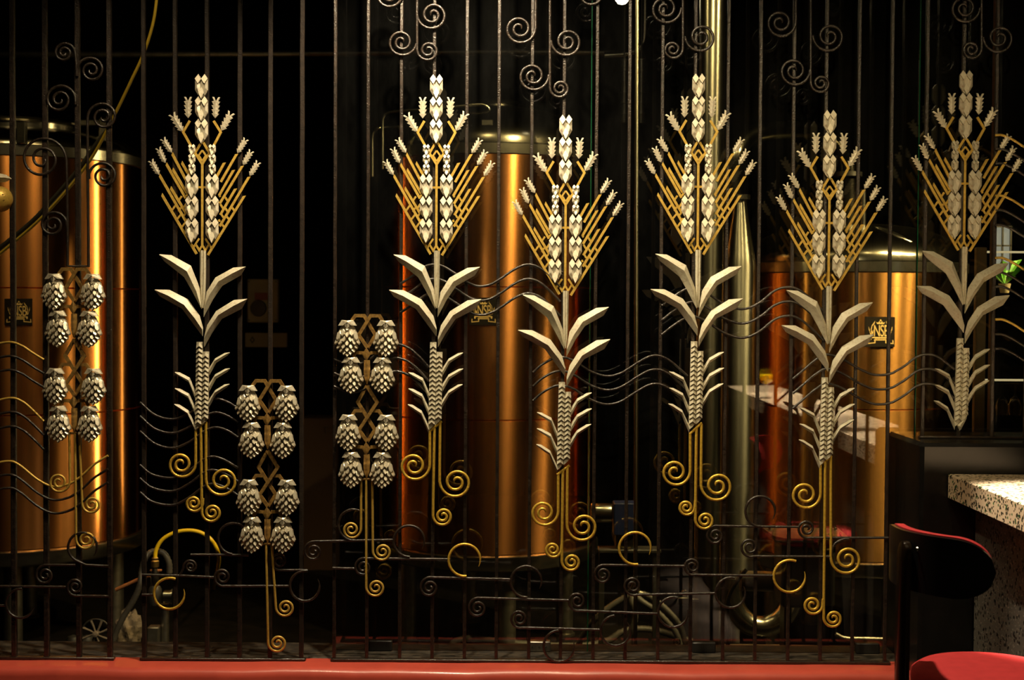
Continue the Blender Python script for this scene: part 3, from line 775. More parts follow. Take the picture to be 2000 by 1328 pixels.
def hop_vine(px, py, label, bracket, rods):
    yb = py + 325
    base = at(px, yb); base.y = G
    t = thing('hop_vine', label, 'hop ornament', base, 'cast hop vine ornaments on the screen')
    up = Vector((0, 0, 325 * PX))
    def P(x, y, d=0): return Vector(L(x, y, d)) + up
    def sp(key, pts, wd=7, d0=5, d1=10): part(key, 'vine_strip', lambda: strip(pts, wd, d0, d1), M['old_gold'], t, up)
    sp('hv1', [(-30, 12), (-23, 2.5), (-6, 2.5), (16, 40), (1, 65)], 6.5, 5, 9); sp('hv2', [(30, 12), (24, 2.5), (7, 2.5), (-16, 40), (1, 65)], 6.5, 8, 12.5)
    for s in (-1, 1):
        sp('hv3%d' % s, [(s * 6, 75), (s * 23, 74.5), (s * 26.5, 83)], 6); sp('hv4%d' % s, [(s * 8, 188), (s * 23, 188), (s * 29, 197)], 6)
        sp('hv5%d' % s, [(s * 7, 259), (s * 23, 258.5), (s * 27, 268)], 6)
    sp('hv6', [(0, 139), (-18, 171), (15.5, 225), (1, 248)], 6.5, 5, 9); sp('hv7', [(0, 139), (20, 171), (-15, 225), (1, 248)], 6.5, 8, 12.5)
    def knot():
        m = MB(); o = [(0, -13), (8, 1), (0, 14), (-8, 1)]
        for i in range(4):
            a, b = o[i], o[(i + 1) % 4]
            m.face(L(*a, 13), L(*b, 13), L(0, 1, 17)); m.face(L(*a, 13), L(*b, 13), L(*b, 6), L(*a, 6))
        return m
    def bud():
        m = MB(); rows = []
        for y, h in ((0, 5.5), (20, 6.2), (33, 5.6), (47, .8)):
            rows.append([L(-h, y, 6), L(-h, y, 10), L(0, y, 15 if h > 1 else 11), L(h, y, 10), L(h, y, 6)])
        m.grid(rows, True, True); return m
    for y in (77, 261):
        part('knot', 'knot', knot, M['old_gold'], t, P(-1, y)); part('bud', 'bud', bud, M['old_gold'], t, P(0, y + 12))
    cone = shared('hop_cone', hop_cone, None); cap = shared('hop_cap', hop_cap, None)
    for a, y, b in HOPX:
        for x in (a, b):
            c = obj('hop_cone', cone, M['hop'], t, P(x, y, 0)); obj('cap', cap, M['hop'], c)
    def w2l(q, d=8): v = at(q[0], q[1]); return Vector((v.x, G - d * PX, v.z)) - base
    m = MB(); m.tube([w2l(bracket[0]), w2l(bracket[1])], 2.6 * PX, 6); obj('root_bracket', m.mesh('root_bracket', 60), M['old_gold'], t)
    for pre, C, S, sg in rods:
        m = MB(); m.tube([w2l(q) for q in list(pre) + spiral(C, S, sg)], 2.5 * PX, 8, 5); obj('root_scroll', m.mesh('root_scroll', 60), M['gold'], t)
hop_vine(148, 523, 'hop vine ornament in front of the leftmost copper tank', ((136, 845), (160, 845)),
         [(run((138, 845), (139, 938)), (117, 941), (139, 938), 1), (run((157, 845), (163, 983), 8), (182, 984), (163, 983), -1), (run((149, 845), (151, 1050), 8), (171, 1053), (151, 1050), -1)])
hop_vine(524, 739, 'lowest-hung hop vine ornament, right of the leftmost wheat stalk', ((510, 1061), (534, 1061)),
         [(run((532, 1061), (540, 1183), 8), (559, 1185), (540, 1183), -1), (run((521, 1061), (525, 1251), 8), (544, 1254), (525, 1251), -1)])
hop_vine(717, 613, 'hop vine ornament left of the wheat stalk with the whitest ears', ((703, 935), (730, 935)),
         [(run((706, 935), (706, 1031), 8), (687, 1033), (706, 1031), 1), (run((728, 935), (729, 1073), 8), (748, 1076), (729, 1073), -1), (run((716, 935), (716, 1142), 10), (735, 1146), (716, 1142), -1)])
# gold fruit at the left edge
c = at(4, 390); c.y = G - .022
t = thing('fruit_ornament', 'dimpled golden ball ornament with a silver leaf, cut by the left photo edge', 'ornament', c - Vector((0, 0, 24 * PX)))
bm_ = MB(); R_ = 25 * PX
bm_.lathe([(R_ * math.sin(pi * i / 16) if 0 < i < 16 else 1e-5, -R_ * math.cos(pi * i / 16)) for i in range(17)], 28)
obj('ball', bm_.mesh('ball', 60), M['gold'], t, (0, 0, 24 * PX))
for k, (dx, dy) in enumerate([(-13, -9), (-5, -12), (4, -11), (13, -8), (-8, -3), (3, -1), (-14, 4), (-4, 7), (7, 6), (15, 3), (-6, 14), (6, 14)]):
    dd = math.sqrt(max(0, 25 ** 2 - dx * dx - dy * dy))
    m = MB(); m.lathe([(1e-5, -.0012), (.0022, -.0008), (.0028, .0006), (1e-5, .001)], 8)
    obj('dimple', shared('dimple', lambda: m), M['old_gold'], t, (dx * PX, -dd * PX, (24 - dy) * PX))
part('edge_leaf', 'leaf', lambda: leaf([(-40, -54), (-10, -52), (14, -47), (24, -40)], [(-40, -42), (-10, -41), (14, -41), (24, -39.5)], [(-40, -32), (-10, -31), (12, -33), (24, -39)], 6, 12, 2), M['silver'], t, (0, 0, 24 * PX))

# ------------------------------------------------------------------ glass panes with clamps
YG = G + .135
def pane(x0, x1, zb, label, clamps):
    a = at(x0, 700, YG).x; b = at(x1, 700, YG).x
    t = thing('glass_pane', label, 'glass pane', ((a + b) / 2, YG, zb), 'glass panes behind the iron screen')
    m = MB(); m.box((a - (a + b) / 2 + .0015, -.004, 0), (b - (a + b) / 2 - .0015, .004, 3.15 - zb))
    obj('glass', m.mesh('glass'), M['pane'], t)
    for e in (a, b):
        m = MB(); m.box((e - (a + b) / 2 - .0008, -.0042, 0), (e - (a + b) / 2 + .0008, .0042, 3.15 - zb)); obj('edge', m.mesh('edge'), M['pane_edge'], t)
    for cx, light in clamps:
        q = at(cx, 1270, YG - .012).x - (a + b) / 2
        m = MB(); m.box((q - .040, -.016, 0), (q + .040, .016, .036), .003)
        c = obj('clamp', m, M['steel_dull'] if light else M['black_rubber'], t)
        if light:
            for k in (-.024, 0, .024):
                mm = MB(); mm.tube([(q + k, -.018, .018), (q + k, -.015, .018)], .003, 8); obj('screw', mm, M['dark_steel'], c)
zb = LEDGE + .004
pane(652, 1151, zb, 'glass pane in front of the middle copper tank', [(743, 0), (1053, 1)])
pane(1152, 1788, zb, 'wide glass pane mirroring the bar counter, right of middle tank', [(1375, 0), (1695, 0)])
pane(1789, 2200, PT, 'glass pane above the black partition at the far right', [])

# ------------------------------------------------------------------ copper tanks
def text_mesh(s, size, ext):
    cu = bpy.data.curves.new('t', 'FONT'); cu.body = s; cu.size = size; cu.extrude = ext; cu.align_x = 'CENTER'; cu.align_y = 'CENTER'; cu.space_character = .92
    o = bpy.data.objects.new('t', cu); COL.objects.link(o)
    dg = bpy.context.evaluated_depsgraph_get(); me = bpy.data.meshes.new_from_object(o.evaluated_get(dg))
    bpy.data.objects.remove(o); return me
NSB = text_mesh('NSB', 1, .01)
xs_ = [v.co.x for v in NSB.vertices]; ys_ = [v.co.y for v in NSB.vertices]
for v in NSB.vertices:
    v.co.x = (v.co.x - min(xs_)) / (max(xs_) - min(xs_)) - .5; v.co.y = (v.co.y - min(ys_)) / (max(ys_) - min(ys_))
def nameplate(parent, loc, rotz, size, curve_r):
    "black plate with crown, wreath, letters and ribbon; unit square coordinates, y up"
    def U(x, y, d=0):
        X = (x - .5) * size
        return (X, -d - (math.sqrt(max(0, curve_r ** 2 - X * X)) - curve_r), (y - .5) * size)
    m = MB()
    cols = [i / 8 for i in range(9)]
    m.grid([[U(x, y, 0.0) for x in cols] + [U(x, y, .004) for x in reversed(cols)] for y in (0, 1)], True, True)
    p = obj('nameplate', m.mesh('nameplate', 40), M['plate'], parent, loc, (0, 0, rotz))
    lt = NSB.copy()
    for v in lt.vertices: v.co = Vector(U(.30 + (v.co.x + .5) * .49, .345 + v.co.y * .385, .0062 if v.co.z > 0 else .0035))
    obj('lettering', lt, M['emblem'], p)
    def shape(name, outs):
        mm = MB()
        for o in outs:
            mm.grid([[U(x, y, .0035) for x, y in o], [U(x, y, .0062) for x, y in o]], True, True)
        obj(name, mm.mesh(name), M['emblem'], p)
    shape('crown', [[(.37, .83), (.40, .76), (.62, .76), (.66, .83), (.60, .80), (.555, .86), (.54, .82), (.515, .80), (.49, .82), (.475, .86), (.43, .80)],
                    [(.49, .87), (.515, .845), (.54, .87), (.54, .895), (.515, .915), (.49, .895)]])
    wr = []
    for s in (0, 1):
        f = (lambda x: x) if s == 0 else (lambda x: 1.03 - x)
        for a in ([(.22, .70), (.33, .86), (.32, .79), (.25, .70)], [(.19, .56), (.22, .70), (.235, .69), (.215, .56)], [(.12, .68), (.13, .56), (.17, .50), (.15, .58)],
                  [(.15, .52), (.19, .40), (.24, .38), (.19, .46)], [(.20, .52), (.22, .42), (.27, .44), (.28, .57), (.25, .49), (.22, .56)]):
            wr.append([(f(x), y) for x, y in a])
    shape('wreath', wr)
    shape('ribbon', [[(.17, .235), (.17, .325), (.83, .325), (.83, .235), (.78, .235), (.78, .295), (.22, .295), (.22, .235)], [(.30, .215), (.73, .215), (.73, .24), (.30, .24)],
                     [(.07, .095), (.08, .22), (.11, .23), (.10, .125), (.32, .15), (.32, .23), (.35, .235), (.35, .12)], [(.96, .095), (.95, .22), (.92, .23), (.93, .125), (.71, .15), (.71, .23), (.68, .235), (.68, .12)]])
    shape('ribbon_strokes', [[(.33 + k * .048, .245), (.33 + k * .048 + .026, .245), (.33 + k * .048 + .026, .288), (.33 + k * .048, .288)] for k in range(8)])
    return p
def tank(px, R, z0, z1, label, seams, dome_h, plate_px, plate_size, Y=7.3, mcop='copper', ribs=True, legs=True):
    c = at(px, 586, Y)
    t = thing('copper_tank', label, 'copper tank', (c.x, Y, 0), 'copper brewing tanks')
    zs = [z0] + [z for z in seams] + [z1]
    for a, b in zip(zs[:-1], zs[1:]):
        m = MB(); m.lathe([(R - .006, a + .001), (R, a + .004), (R, b - .004), (R - .006, b - .001)], 96, cap=True)
        obj('copper_band', m.mesh('copper_band', 40), M[mcop], t)
    m = MB(); m.lathe([(R - .03, z0 - .085), (R + .004, z0 - .075), (R + .012, z0 - .065), (R + .012, z0 - .008), (R + .004, z0 - .001), (R - .03, z0)], 96); obj('base_rim', m.mesh('base_rim', 40), M['rim_steel'], t)
    m = MB(); m.lathe([(R - .02, z1), (R + .002, z1 + .002), (R + .002, z1 + .050), (R - .02, z1 + .055)], 96); obj('top_ring', m.mesh('top_ring', 40), M['rim_steel'], t)
    n = 14; pr = [(R - .004, z1 + .054)] + [((R - .004) * math.cos(pi / 2 * i / n) ** .8 if i < n else .02, z1 + .054 + dome_h * math.sin(pi / 2 * i / n)) for i in range(1, n + 1)]
    m = MB(); m.lathe(pr, 72); obj('dome', m.mesh('dome', 40), M['dome_steel'], t)
    m = MB(); m.lathe([(.15, z0 - .10), (R - .06, z0 - .09), (R - .06, z0 - .06)], 48); obj('underside', m.mesh('underside', 40), M['dark_steel'], t)
    if legs:
        for k in range(4):
            a = -pi / 2 + .25 + k * pi / 2
            m = MB(); m.lathe([(.055, 0), (.055, .012), (.043, .016), (.043, z0 - .07)], 24); obj('leg', shared('tankleg%.3f' % z0, lambda: m), M['steel_dull'], t, ((R - .14) * math.cos(a), (R - .14) * math.sin(a), 0))
    if plate_px:
        q = at(plate_px[0], plate_px[1], Y - R)
        for _ in range(4):
            dx = q.x - c.x; yy = Y - math.sqrt(max(.01, R * R - dx * dx)); q = at(plate_px[0], plate_px[1], yy)
        a = math.atan2(q.y - Y, q.x - c.x)
        nameplate(t, (q.x - c.x + .004 * math.cos(a), q.y - Y + .004 * math.sin(a), q.z), a + pi / 2, plate_size, R + .004)
    return t, c
ZT = at(955, 297, 6.7).z; ZB = at(955, 1089, 6.7).z
seam = [at(955, 823, 6.7).z, at(955, 560, 6.7).z]
tl, cl = tank(40, .605, at(40, 1076, 6.72).z, at(60, 303, 6.72).z, 'leftmost copper brewing tank with steel rim and domed top', [at(40, 812, 6.72).z, at(40, 562, 6.72).z], .13, (36, 609), .125)
tm, cm = tank(955, .555, ZB, ZT, 'middle copper brewing tank behind the glass, gold highlight down its right', seam, .23, (944, 608), .130)
tr, cr = tank(1665, .565, at(1665, 1098, 6.75).z, at(1700, 531, 6.75).z, 'shorter copper brewing tank at right with raised manway lid', [at(1665, 800, 6.75).z], .20, (1718, 648), .142, mcop='copper_deep')
# manway lids, hinges and brackets
def lid(t, loc, r, h, tilt=(0, 0, 0), name='manway_lid'):
    m = MB(); m.lathe([(r - .03, 0), (r - .015, 0), (r - .015, h * .5), (r, h * .5), (r + .006, h * .62), (r, h * .75), (r * .85, h * .86), (r * .4, h), (.004, h * 1.04)], 56)
    return obj(name, m.mesh(name, 40), M['steel_plain'], t, loc, tilt)
ztl = at(60, 303, 6.72).z
lid(tl, (.02, -.10, ztl + .150), .30, .075)
m = MB(); m.box((-.03, -.012, 0), (.03, .012, .105), .006); obj('hinge_bracket', m, M['steel_dull'], tl, (.47, -.12, ztl + .13))
m = MB(); m.box((-.085, -.008, 0), (.075, .008, .03), .004); obj('hinge_arm', m, M['steel_dull'], tl, (.40, -.12, ztl + .195))
m = MB(); m.box((-.021, -.02, 0), (.021, .02, .105), .004); obj('sensor_box', m, M['steel_plain'], tl, (at(42, 260, 6.72).x - cl.x, -.575, ztl + .052))
zt3 = at(1700, 531, 6.75).z
lid(tr, (.16, -.30, zt3 + .10), .175, .085, (.10, .42, 0))
m = MB(); m.lathe([(.165, -.02), (.165, .10), (.15, .10)], 48, cap=False); obj('manway_collar', m.mesh('manway_collar', 40), M['steel_plain'], tr, (.15, -.28, zt3 + .04), (.10, .30, 0))
lid(tm, (.02, -.05, ZT + .265), .13, .055)
m = MB(); m.box((-.03, -.02, 0), (.03, .02, .11), .005); obj('sensor_box', m, M['steel_plain'], tm, (at(952, 260, 6.85).x - cm.x, -.50, ZT + .055))

# ------------------------------------------------------------------ pipes and fittings of the brewing room
def pipe(name, label, cat, pts, r, m, group=None, n=14, spl=6, corr=0, taper=None):
    P = [at(x, y, Y) for x, y, Y in pts]
    if spl: P = catmull(P, spl)
    o = P[-1] if P[-1].z < P[0].z else P[0]; o = o.copy()
    b = MB()
    if corr:
        D = [P[0]]
        for a, c in zip(P[:-1], P[1:]):
            k = max(1, int((c - a).length / corr))
            D += [a + (c - a) * (i + 1) / k for i in range(k)]
        P = D
        rr = [r * (1.06 if i % 2 else .90) for i in range(len(P))]
        b.tube([p - o for p in P], rr, n)
    else:
        b.tube([p - o for p in P], r, n, taper)
    return tag(obj(name, b.mesh(name, 50), m, None, o), label, cat, group)
pipe('ceiling_pipe', 'thin horizontal steel pipe running high across the dark back wall', 'pipe', [(-40, 105, 8.2), (300, 105, 8.2), (700, 104, 8.2), (1000, 101, 8.2), (1200, 103, 8.2)], .020, M['steel_dull'], spl=2)
pipe('elbow_pipe', 'bent steel pipe rising beside the lit bulb', 'pipe', [(1180, 108, 7.6), (1215, 106, 7.6), (1240, 100, 7.6), (1254, 86, 7.6), (1259, 60, 7.6), (1260, -60, 7.6)], .018, M['steel_plain'])
pipe('steel_pipe', 'thin bright vertical steel pipe below the lit bulb', 'pipe', [(1244, -60, 5.7), (1243, 400, 5.7), (1242, 930, 5.7), (1240, 1436, 5.7)], .0085, M['steel'], spl=3)
def ribbed(px, label):
    a = at(px, 240, 7.4); t = MB(); pr = []
    for i in range(6): z = i * .055; pr += [(.016, z), (.016, z + .045), (.021, z + .046), (.021, z + .053), (.016, z + .054)]
    t.lathe(pr, 20); t.tube([(0, 0, .30), (0, 0, 4.6 - a.z)], .005, 8); tag(obj('ribbed_pipe', t.mesh('ribbed_pipe', 40), M['steel_dull'], None, a), label, 'pipe', 'ribbed hanging pipes')
ribbed(1219, 'left one of two short ribbed steel pipes below the bent pipe')
ribbed(1252, 'right one of two short ribbed steel pipes below the bent pipe')
# steel column
c = at(1385, 700, 6.0); t = thing('steel_column', 'tall round steel column with bright edge, behind the fourth wheat stalk', 'column', (c.x, 6.0, 0))
m = MB(); m.lathe([(.056, .0), (.056, 4.6)], 40); obj('shaft', m.mesh('shaft', 40), M['column_steel'], t)
m = MB(); m.lathe([(.09, 0), (.09, .012), (.075, .016), (.07, .06), (.057, .065)], 40); obj('foot_flange', m.mesh('foot_flange', 40), M['dark_steel'], t)
# slender vessel and vapour pipe
c = at(1442, 700, 6.7); zc = lambda y: at(1442, y, 6.7).z
t = thing('steel_vessel', 'slender steel vessel with conical shoulder beside the steel column', 'vessel', (c.x, 6.7, 0))
m = MB(); m.lathe([(.075, zc(1130)), (.078, zc(1120)), (.078, zc(520)), (.072, zc(500)), (.030, zc(395)), (.028, zc(385))], 40); obj('body', m.mesh('body', 30), M['column_steel'], t)
m = MB(); m.lathe([(.028, 0), (.05, 0), (.05, .022), (.028, .022)], 32); obj('clamp_collar', m.mesh('clamp_collar', 30), M['steel_plain'], t, (0, 0, zc(390)))
m = MB(); m.lathe([(.02, 0), (.02, zc(1125))], 16); obj('leg', m.mesh('leg', 30), M['dark_steel'], t)
pipe('vapour_pipe', 'wide bent steel vapour pipe arching behind the fifth wheat ear', 'pipe', [(1434, 385, 6.7), (1434, 340, 6.7), (1440, 300, 6.7), (1462, 268, 6.75), (1500, 256, 6.8), (1560, 254, 6.9), (1610, 258, 7.0), (1636, 272, 7.05), (1652, 300, 7.1), (1656, 345, 7.1), (1656, 470, 7.1)], .045, M['dome_steel'], n=20)
tag(obj('pipe_flange', (lambda b: (b.lathe([(.046, 0), (.07, 0), (.07, .022), (.046, .022)], 28), b)[1])(MB()), M['dark_steel'], None, at(1656, 345, 7.1)), 'dark round flange clamped around the vapour pipe', 'flange')
pipe('sampling_pipe', 'short bright pipe standing on the right tank dome', 'pipe', [(1686, 370, 7.05), (1686, 400, 7.05), (1686, 475, 7.05)], .014, M['steel_plain'], spl=0)
pipe('bent_tube', 'outer bent steel tube at the left shoulder of the middle tank', 'pipe', [(727, 345, 7.0), (727, 300, 7.0), (727, 268, 7.0), (732, 255, 7.0), (745, 249, 7.0), (790, 247, 7.1)], .008, M['steel_plain'], 'bent tubes by the middle tank', 10)
pipe('bent_tube', 'long bent steel tube looping over the middle tank dome', 'pipe', [(747, 330, 6.9), (747, 250, 6.9), (749, 228, 6.9), (760, 219, 6.9), (800, 215, 6.9), (870, 210, 6.9), (930, 204, 6.9), (948, 206, 6.9), (957, 218, 6.9), (958, 258, 6.85)], .008, M['steel_plain'], 'bent tubes by the middle tank', 10)
# yellow strap/hose crossing the left tank
pipe('yellow_rope', 'yellow rope slanting down across the left tank top', 'rope', [(309, -30, 5.9), (300, 40, 5.9), (281, 103, 5.9), (255, 160, 5.9), (225, 222, 5.9), (190, 290, 5.9), (160, 335, 5.9), (110, 395, 5.9), (60, 445, 5.9), (-30, 520, 5.9)], .0062, M['yellow_dim'])
pipe('rope_shade', 'dark strip slanting down across the left tank, shade along the yellow rope', 'hose', [(214, 250, 5.92), (186, 285, 5.92), (156, 328, 5.92), (105, 388, 5.92), (55, 440, 5.92), (-30, 508, 5.92)], .0105, M['black_rubber'])  # black tube added as the shaded run of the rope
# lit bulb
c = at(1215, -6, 6.4); t = thing('pendant_bulb', 'glowing white bulb at the top edge of the glass', 'lamp', c)
m = MB(); m.lathe([(1e-4, -.034), (.018, -.029), (.030, -.014), (.034, .002), (.030, .018), (.018, .034), (.013, .044)], 24); obj('bulb', m.mesh('bulb', 60), M['bulb'], t)
m = MB(); m.lathe([(.014, .040), (.016, .05), (.016, .085), (.006, .095)], 20); obj('socket', m.mesh('socket', 40), M['dark_steel'], t)
m = MB(); m.tube([(0, 0, .09), (0, 0, 4.6 - c.z)], .004, 6); obj('flex', m, M['black_rubber'], t)
# control box and signs in the dark
c = at(515, 630, 9.46); t = thing('control_box', 'dim cream enamel box with black knob on the back wall', 'control box', c)
k = 9.46 / F
m = MB(); m.box((-30 * k, -.04, 0), (30 * k, .03, 85 * k), .006); obj('case', m, M['white_box'], t)
m = MB(); m.lathe([(1e-4, .03), (15 * k, .028), (16 * k, 0)], 24); obj('knob', m.mesh('knob', 40), M['black_rubber'], t, (-8 * k, -.04, 28 * k), (pi / 2, 0, 0))
m = MB(); m.box((-15 * k, -.046, 44 * k), (10 * k, -.041, 58 * k)); obj('red_label', m, M['dim_red'], t)
for sx in (-26, 26):
    for sz in (5, 80):
        mm = MB(); mm.lathe([(1e-4, .006), (1.8 * k, .005), (2 * k, 0)], 10); obj('screw', shared('ctrlscrew', lambda: mm), M['dark_steel'], t, (sx * k, -.04, sz * k), (pi / 2, 0, 0))
c = at(520, 678, 9.46); t = thing('wall_sign', 'dim rectangular sign with diamond mark under the cream box', 'sign', c)
m = MB(); m.box((-41 * k, -.004, 0), (41 * k, .006, 28 * k), .001); obj('board', m, M['sign_white'], t)
m = MB(); o1 = [(-32, 14), (-27, 21), (-22, 14), (-27, 7)]; o2 = [(-29.5, 14), (-27, 17.5), (-24.5, 14), (-27, 10.5)]
for i in range(4):
    j = (i + 1) % 4; q = [o1[i], o1[j], o2[j], o2[i]]
    m.grid([[(x * k, -.004, z * k) for x, z in q], [(x * k, -.007, z * k) for x, z in q]], True, True)
obj('diamond_mark', m.mesh('diamond_mark'), M['black_rubber'], t)
c = at(622, 1200, 9.2); kk = 9.2 / F; hh = at(622, 815, 9.2).z - c.z
t = thing('cabinet', 'dark brown cabinet marked T-2 in the gap left of the glass', 'cabinet', c)
m = MB(); m.box((-34 * kk, -.05, 0), (34 * kk, .2, hh), .006); obj('body', m, M['panel_brown'], t)
tx = text_mesh('T-2', 19 * kk, .002)
o = obj('lettering', tx, M['black_rubber'], t, (22 * kk, -.052, hh - 24 * kk), (pi / 2, 0, 0))

# ------------------------------------------------------------------ machines along the brewing-room floor
pipe('yellow_hose', 'bright yellow hose arching over the valve at lower left', 'hose', [(303, 1092, 6.4), (305, 1074, 6.4), (317, 1054, 6.4), (342, 1040, 6.4), (372, 1036, 6.4), (398, 1043, 6.4), (417, 1060, 6.4), (427, 1084, 6.5), (426, 1108, 7.2), (420, 1138, 8.2), (416, 1155, 8.6)], .0088, M['yellow'])
pipe('grey_hose', 'grey corrugated hose curling over beside the brass valve at lower left', 'hose', [(331, 1120, 6.45), (330, 1100, 6.45), (322, 1083, 6.45), (310, 1077, 6.45), (296, 1078, 6.45), (284, 1090, 6.42), (277, 1115, 6.42), (274, 1140, 6.4), (262, 1170, 6.4), (244, 1200, 6.4), (231, 1225, 6.4), (222, 1250, 6.4), (214, 1290, 6.4), (206, 1338, 6.4)], .014, M['rubber'], corr=.006)
c = at(303, 1262, 6.4); t = thing('valve_stand', 'brass and steel valve on a post below the yellow hose', 'valve', c); kv = 6.4 / F
def zz(y): return (1262 - y) * kv
m = MB(); m.lathe([(.010, zz(1106)), (.017, zz(1105)), (.018, zz(1094)), (.013, zz(1092)), (.015, zz(1088)), (.010, zz(1086))], 16); obj('brass_fitting', m.mesh('brass_fitting', 30), M['brass'], t)
m = MB(); m.box((-.022, -.008, zz(1114)), (.030, .008, zz(1110)), .002); obj('lever', m, M['rust'], t)
m = MB(); m.lathe([(.012, zz(1150)), (.021, zz(1140)), (.021, zz(1122)), (.014, zz(1108))], 20); obj('valve_body', m.mesh('valve_body', 40), M['steel_plain'], t)
m = MB(); m.lathe([(.026, zz(1180)), (.030, zz(1172)), (.030, zz(1150)), (.02, zz(1142))], 20); obj('pump_neck', m.mesh('pump_neck', 40), M['dark_steel'], t)
m = MB(); m.box((-.03, -.03, -c.z), (.022, .03, zz(1222)), .004); obj('plinth', m, M['steel_dull'], t)
m = MB(); m.lathe([(.018, -c.z), (.018, zz(1180))], 20); obj('post', m.mesh('post', 40), M['steel_dull'], t, (.040, .02, 0))
m = MB(); m.lathe([(.026, -.02), (.030, -.018), (.030, .014), (.036, .016), (.036, .022), (.026, .023)], 28); obj('pipe_clamp', m.mesh('pipe_clamp', 40), M['steel_plain'], t, (.062, -.01, zz(1163)), (0, pi / 2, 0))
m = MB(); m.tube([at(x, y, 6.42) - c for x, y in ((292, 1124), (272, 1131), (226, 1152))], .0085, 12); obj('rusty_stub', m, M['rust'], t)
m = MB()
for i, a in enumerate(range(9)):
    pass
c = at(187, 1238, 6.2); t = thing('hand_wheel', 'spoked valve hand wheel low behind the left bars', 'valve wheel', c - Vector((0, 0, .075)))
m = MB(); m.tube([(0, .02, .075), (0, .03, -c.z + .078)], .01, 8); obj('valve_stem', m, M['dark_steel'], t)
kw = 6.2 / F
m = MB(); m.lathe([(1e-4, .02), (.012, .016), (.014, 0), (.010, -.03)], 16); obj('hub', m.mesh('hub', 40), M['rag'], t, (0, 0, .075), (pi / 2, 0, 0))
for i in range(8):
    a = 2 * pi * i / 8 + .25
    m = MB(); m.tube([(.010 * math.cos(a), 0, .010 * math.sin(a)), (.030 * math.cos(a + .05), .002, .030 * math.sin(a + .05)), (.062 * math.cos(a + .12), .004, .062 * math.sin(a + .12))], [.0035, .0045, .006], 6)
    obj('spoke', m, M['rag'], t, (0, 0, .075))
m = MB(); m.tube([(.064 * math.cos(2 * pi * i / 32), .005, .064 * math.sin(2 * pi * i / 32)) for i in range(33)], .004, 8); obj('rim', m, M['dark_steel'], t, (0, 0, .075))
# crumpled motor cover
c = at(252, 1288, 6.9); c.z = 0
bmx = bmesh.new(); bmesh.ops.create_icosphere(bmx, subdivisions=4, radius=1)
for v in bmx.verts:
    n1 = math.sin(v.co.x * 7 + v.co.z * 5) * .10 + math.sin(v.co.z * 13 - v.co.x * 9) * .08 + math.sin(v.co.y * 11 + v.co.x * 4) * .07
    v.co = v.co * (1 + n1)
    v.co = Vector((v.co.x * .062, v.co.y * .05, v.co.z * .105 + .118))
me = bpy.data.meshes.new('cover'); bmx.to_mesh(me); bmx.free(); me.materials.append(M['rag'])
tag(obj('cloth_bundle', me, M['rag'], None, c), 'crumpled grimy cloth bundle under the grey corrugated hose', 'cloth')
for px, lab in ((143, 'dark round floor valve left of the spoked wheel, farther left'), (170, 'dark round floor valve right next to the spoked wheel')):
    m = MB(); m.lathe([(.030, 0), (.030, .02), (.024, .022), (.034, .03), (.036, .06), (.026, .085), (1e-4, .095)], 20)
    q = at(px, 1286, 6.95); q.z = 0; tag(obj('floor_valve', m.mesh('floor_valve', 40), M['black_rubber'], None, q), lab, 'valve', 'valves on the floor')
# floor hoses in the middle
pipe('floor_hose', 'long corrugated grey hose lying on the floor below the middle tank', 'hose', [(876, 1268, 6.95), (888, 1254, 6.95), (910, 1247, 6.95), (940, 1248, 6.95), (980, 1254, 6.9), (1030, 1258, 6.9), (1090, 1261, 6.9), (1150, 1260, 6.9), (1190, 1250, 6.9), (1215, 1234, 6.9), (1250, 1228, 6.9), (1290, 1233, 6.9), (1325, 1245, 6.9), (1352, 1252, 6.9)], .0165, M['rubber'], corr=.008)
HB = (1238, 1160, 6.6)
for i, (lab, pts) in enumerate([
    ('mesh-covered hose from the hose joint slanting down to the left', [HB, (1222, 1166, 6.6), (1190, 1186, 6.6), (1162, 1210, 6.6), (1140, 1240, 6.65), (1120, 1280, 6.7)]),
    ('left of two hoses hanging straight down from the hose joint', [HB, (1234, 1175, 6.58), (1241, 1200, 6.58), (1236, 1225, 6.58), (1222, 1250, 6.6), (1214, 1285, 6.6)]),
    ('upper hose from the hose joint sloping down to the right', [HB, (1262, 1162, 6.6), (1290, 1180, 6.6), (1318, 1208, 6.6), (1332, 1232, 6.6), (1340, 1275, 6.6)]),
    ('lower hose from the hose joint sloping down to the right', [HB, (1256, 1176, 6.57), (1280, 1192, 6.57), (1304, 1216, 6.57), (1322, 1240, 6.57), (1334, 1285, 6.57)])]):
    pipe('rubber_hose', lab, 'hose', pts, .0145, M['rubber'], 'hoses gathered at the joint', corr=.007)
c = at(1238, 1285, 6.6); t = thing('hose_joint', 'steel hose joint where four grey hoses meet', 'hose joint', c); kj = 6.6 / F
m = MB(); m.lathe([(.022, (1285 - 1168) * kj), (.026, (1285 - 1160) * kj), (.026, (1285 - 1148) * kj), (.016, (1285 - 1140) * kj), (.016, (1285 - 1125) * kj)], 20); obj('coupling', m.mesh('coupling', 40), M['steel_plain'], t)
m = MB(); m.tube([(-.03, 0, (1285 - 1150) * kj), (.04, 0, (1285 - 1158) * kj)], .012, 12); obj('tee', m, M['steel_dull'], t)
m = MB(); m.lathe([(.03, -c.z), (.03, .01 - c.z), (.012, .014 - c.z), (.012, (1285 - 1166) * kj)], 16); obj('stand', m.mesh('stand', 40), M['dark_steel'], t)
